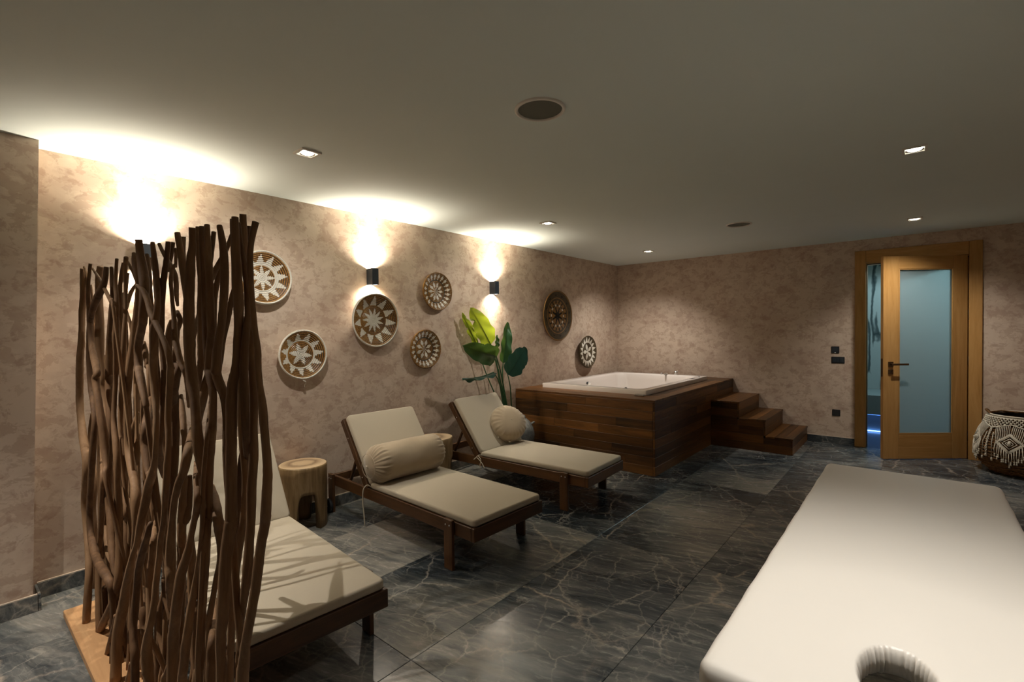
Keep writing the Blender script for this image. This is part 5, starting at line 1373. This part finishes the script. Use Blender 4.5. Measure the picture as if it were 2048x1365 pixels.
 [(1.939,-6.459,0.455,0.0061),(1.878,-6.455,0.387,0.0073),(1.852,-6.455,0.349,0.0092),(1.834,-6.455,0.194,0.0096),(1.81,-6.458,0.04,0.0101)],
 [(1.09,-6.352,0.227,0.0059),(1.168,-6.374,0.185,0.011),(1.163,-6.369,0.107,0.011),(1.17,-6.372,0.04,0.0121)],
 [(0.983,-6.352,0.861,0.0067),(0.976,-6.355,0.733,0.0117),(1.014,-6.364,0.617,0.0115),(0.725,-6.366,0.496,0.0136),(0.648,-6.364,0.368,0.014),(0.656,-6.358,0.273,0.014),(0.667,-6.356,0.04,0.0154)],
 [(0.245,-6.352,0.986,0.0088),(0.215,-6.354,0.879,0.0153),(0.256,-6.361,0.755,0.0135),(0.331,-6.365,0.639,0.0133),(0.285,-6.366,0.495,0.0118),(0.275,-6.362,0.408,0.0111),(0.242,-6.356,0.298,0.0112),(0.197,-6.358,0.04,0.0124)],
 [(1.158,-6.352,1.082,0.0063),(1.11,-6.359,1.005,0.0111),(1.095,-6.363,0.931,0.0107),(1.071,-6.358,0.852,0.0108),(0.975,-6.354,0.556,0.0117),(0.99,-6.355,0.463,0.0117),(1.012,-6.356,0.252,0.0122),(1.021,-6.356,0.04,0.0128)],
 [(1.137,-6.352,1.046,0.0058),(1.176,-6.356,0.989,0.0133),(1.191,-6.365,0.921,0.0118),(1.162,-6.366,0.846,0.0109),(1.102,-6.363,0.761,0.0107),(1.089,-6.361,0.401,0.0117),(1.093,-6.359,0.04,0.0102)],
 [(1.349,-6.352,1.051,0.0062),(1.365,-6.354,0.991,0.0103),(1.339,-6.351,0.919,0.0104),(1.208,-6.346,0.613,0.0142),(1.17,-6.344,0.487,0.0144),(1.163,-6.347,0.388,0.0135),(1.162,-6.345,0.214,0.0142),(1.151,-6.347,0.04,0.0148)],
 [(1.648,-6.352,1.311,0.006),(1.637,-6.354,1.251,0.01),(1.646,-6.353,1.191,0.012),(1.624,-6.347,1.107,0.0134),(1.601,-6.344,1.022,0.0135),(1.592,-6.345,0.938,0.0124),(1.576,-6.35,0.853,0.0116),(1.506,-6.355,0.675,0.0085),(1.496,-6.356,0.587,0.0085),(1.494,-6.359,0.405,0.0088),(1.467,-6.354,0.222,0.0091),(1.473,-6.356,0.04,0.0094)],
 [(1.719,-6.358,1.681,0.0052),(1.69,-6.352,1.622,0.0045)],
 [(1.928,-6.416,1.605,0.0037),(1.887,-6.415,1.588,0.0051),(1.853,-6.41,1.559,0.0055),(1.84,-6.405,1.521,0.0055),(1.844,-6.404,1.479,0.0059),(1.868,-6.408,1.433,0.0071),(1.893,-6.413,1.382,0.0089),(1.926,-6.416,1.344,0.0087),(1.952,-6.415,1.308,0.008),(1.969,-6.41,1.282,0.0075),(1.878,-6.379,1.229,0.0079),(1.786,-6.352,1.163,0.0053)],
 [(1.6,-6.374,1.708,0.0055),(1.646,-6.375,1.674,0.0061),(1.712,-6.379,1.638,0.0066),(1.778,-6.384,1.604,0.0074),(1.814,-6.386,1.567,0.0073),(1.749,-6.368,1.529,0.0069),(1.699,-6.352,1.494,0.0045)],
 [(1.676,-6.354,1.707,0.0064),(1.67,-6.357,1.673,0.0064),(1.651,-6.357,1.647,0.0065),(1.611,-6.352,1.615,0.0038)],
 [(1.673,-6.364,1.445,0.0053),(1.646,-6.365,1.409,0.009),(1.629,-6.361,1.366,0.0098),(1.609,-6.352,1.318,0.0052)],
 [(1.805,-6.383,1.468,0.0067),(1.845,-6.386,1.44,0.0075),(1.805,-6.384,1.408,0.0077),(1.772,-6.379,1.357,0.0078),(1.729,-6.375,1.304,0.008),(1.772,-6.374,1.293,0.0094),(1.765,-6.378,1.259,0.0113),(1.704,-6.368,1.212,0.0117),(1.632,-6.352,1.149,0.0071)],
 [(1.534,-6.394,1.677,0.0063),(1.568,-6.398,1.622,0.008),(1.602,-6.404,1.568,0.0079),(1.62,-6.406,1.517,0.0061),(1.619,-6.385,1.148,0.0059),(1.614,-6.37,0.778,0.0065),(1.606,-6.361,0.409,0.0058),(1.587,-6.36,0.04,0.006)],
 [(1.403,-6.355,1.686,0.0059),(1.394,-6.354,1.65,0.006),(1.405,-6.358,1.609,0.0059),(1.398,-6.357,1.295,0.0056),(1.412,-6.36,0.981,0.0061),(1.398,-6.358,0.668,0.0063),(1.397,-6.36,0.354,0.0062),(1.402,-6.361,0.04,0.0062)],
 [(1.28,-6.352,1.372,0.0045),(1.301,-6.354,1.331,0.0103),(1.318,-6.354,1.294,0.009),(1.325,-6.356,1.275,0.0081),(1.375,-6.361,1.238,0.0079),(1.368,-6.362,0.839,0.0083),(1.377,-6.357,0.439,0.0085),(1.366,-6.362,0.04,0.0077)],
 [(1.778,-6.352,0.937,0.0064),(1.761,-6.353,0.872,0.0127),(1.757,-6.359,0.795,0.0134),(1.728,-6.364,0.752,0.0116),(1.705,-6.361,0.574,0.0119),(1.683,-6.366,0.396,0.0122),(1.655,-6.366,0.218,0.0125),(1.62,-6.362,0.04,0.0128)]]

rs = random.Random(14)
def stick(L):
    P = [(x - 1.42, y + 6.40, z) for x, y, z, r in L]
    Q = spline([(a[0], a[1], a[2], l[3]) for a, l in zip(P, L)], 4)
    v, f = tube([q[:3] for q in Q], [max(.003, q[3]) for q in Q], 9, jit=.05, rg=rs)
    mesh('stick', v, f, DRIFT, scr, True)
for L in STICKS: stick(L)
# sticks standing in the second row, filling the gaps low down and at the wall end
for i in range(24):
    low = i % 2
    x = .46 + (i / 23) * (1.5 if low else .75) + rs.uniform(-.02, .02)
    y = -6.355 + rs.uniform(-.012, .006)
    zt = rs.uniform(.35, .75) if low else rs.uniform(.9, 1.6)
    n = 8; dx = rs.uniform(-.05, .05); L = []
    for k in range(n + 1):
        t = k / n
        L.append((x + dx * t + .022 * sin(t * rs.uniform(5, 9) + i), y + .008 * sin(t * 6 + i), zt + (.042 - zt) * t, rs.uniform(.0075, .0115) * (1 + .35 * t)))
    stick(L)
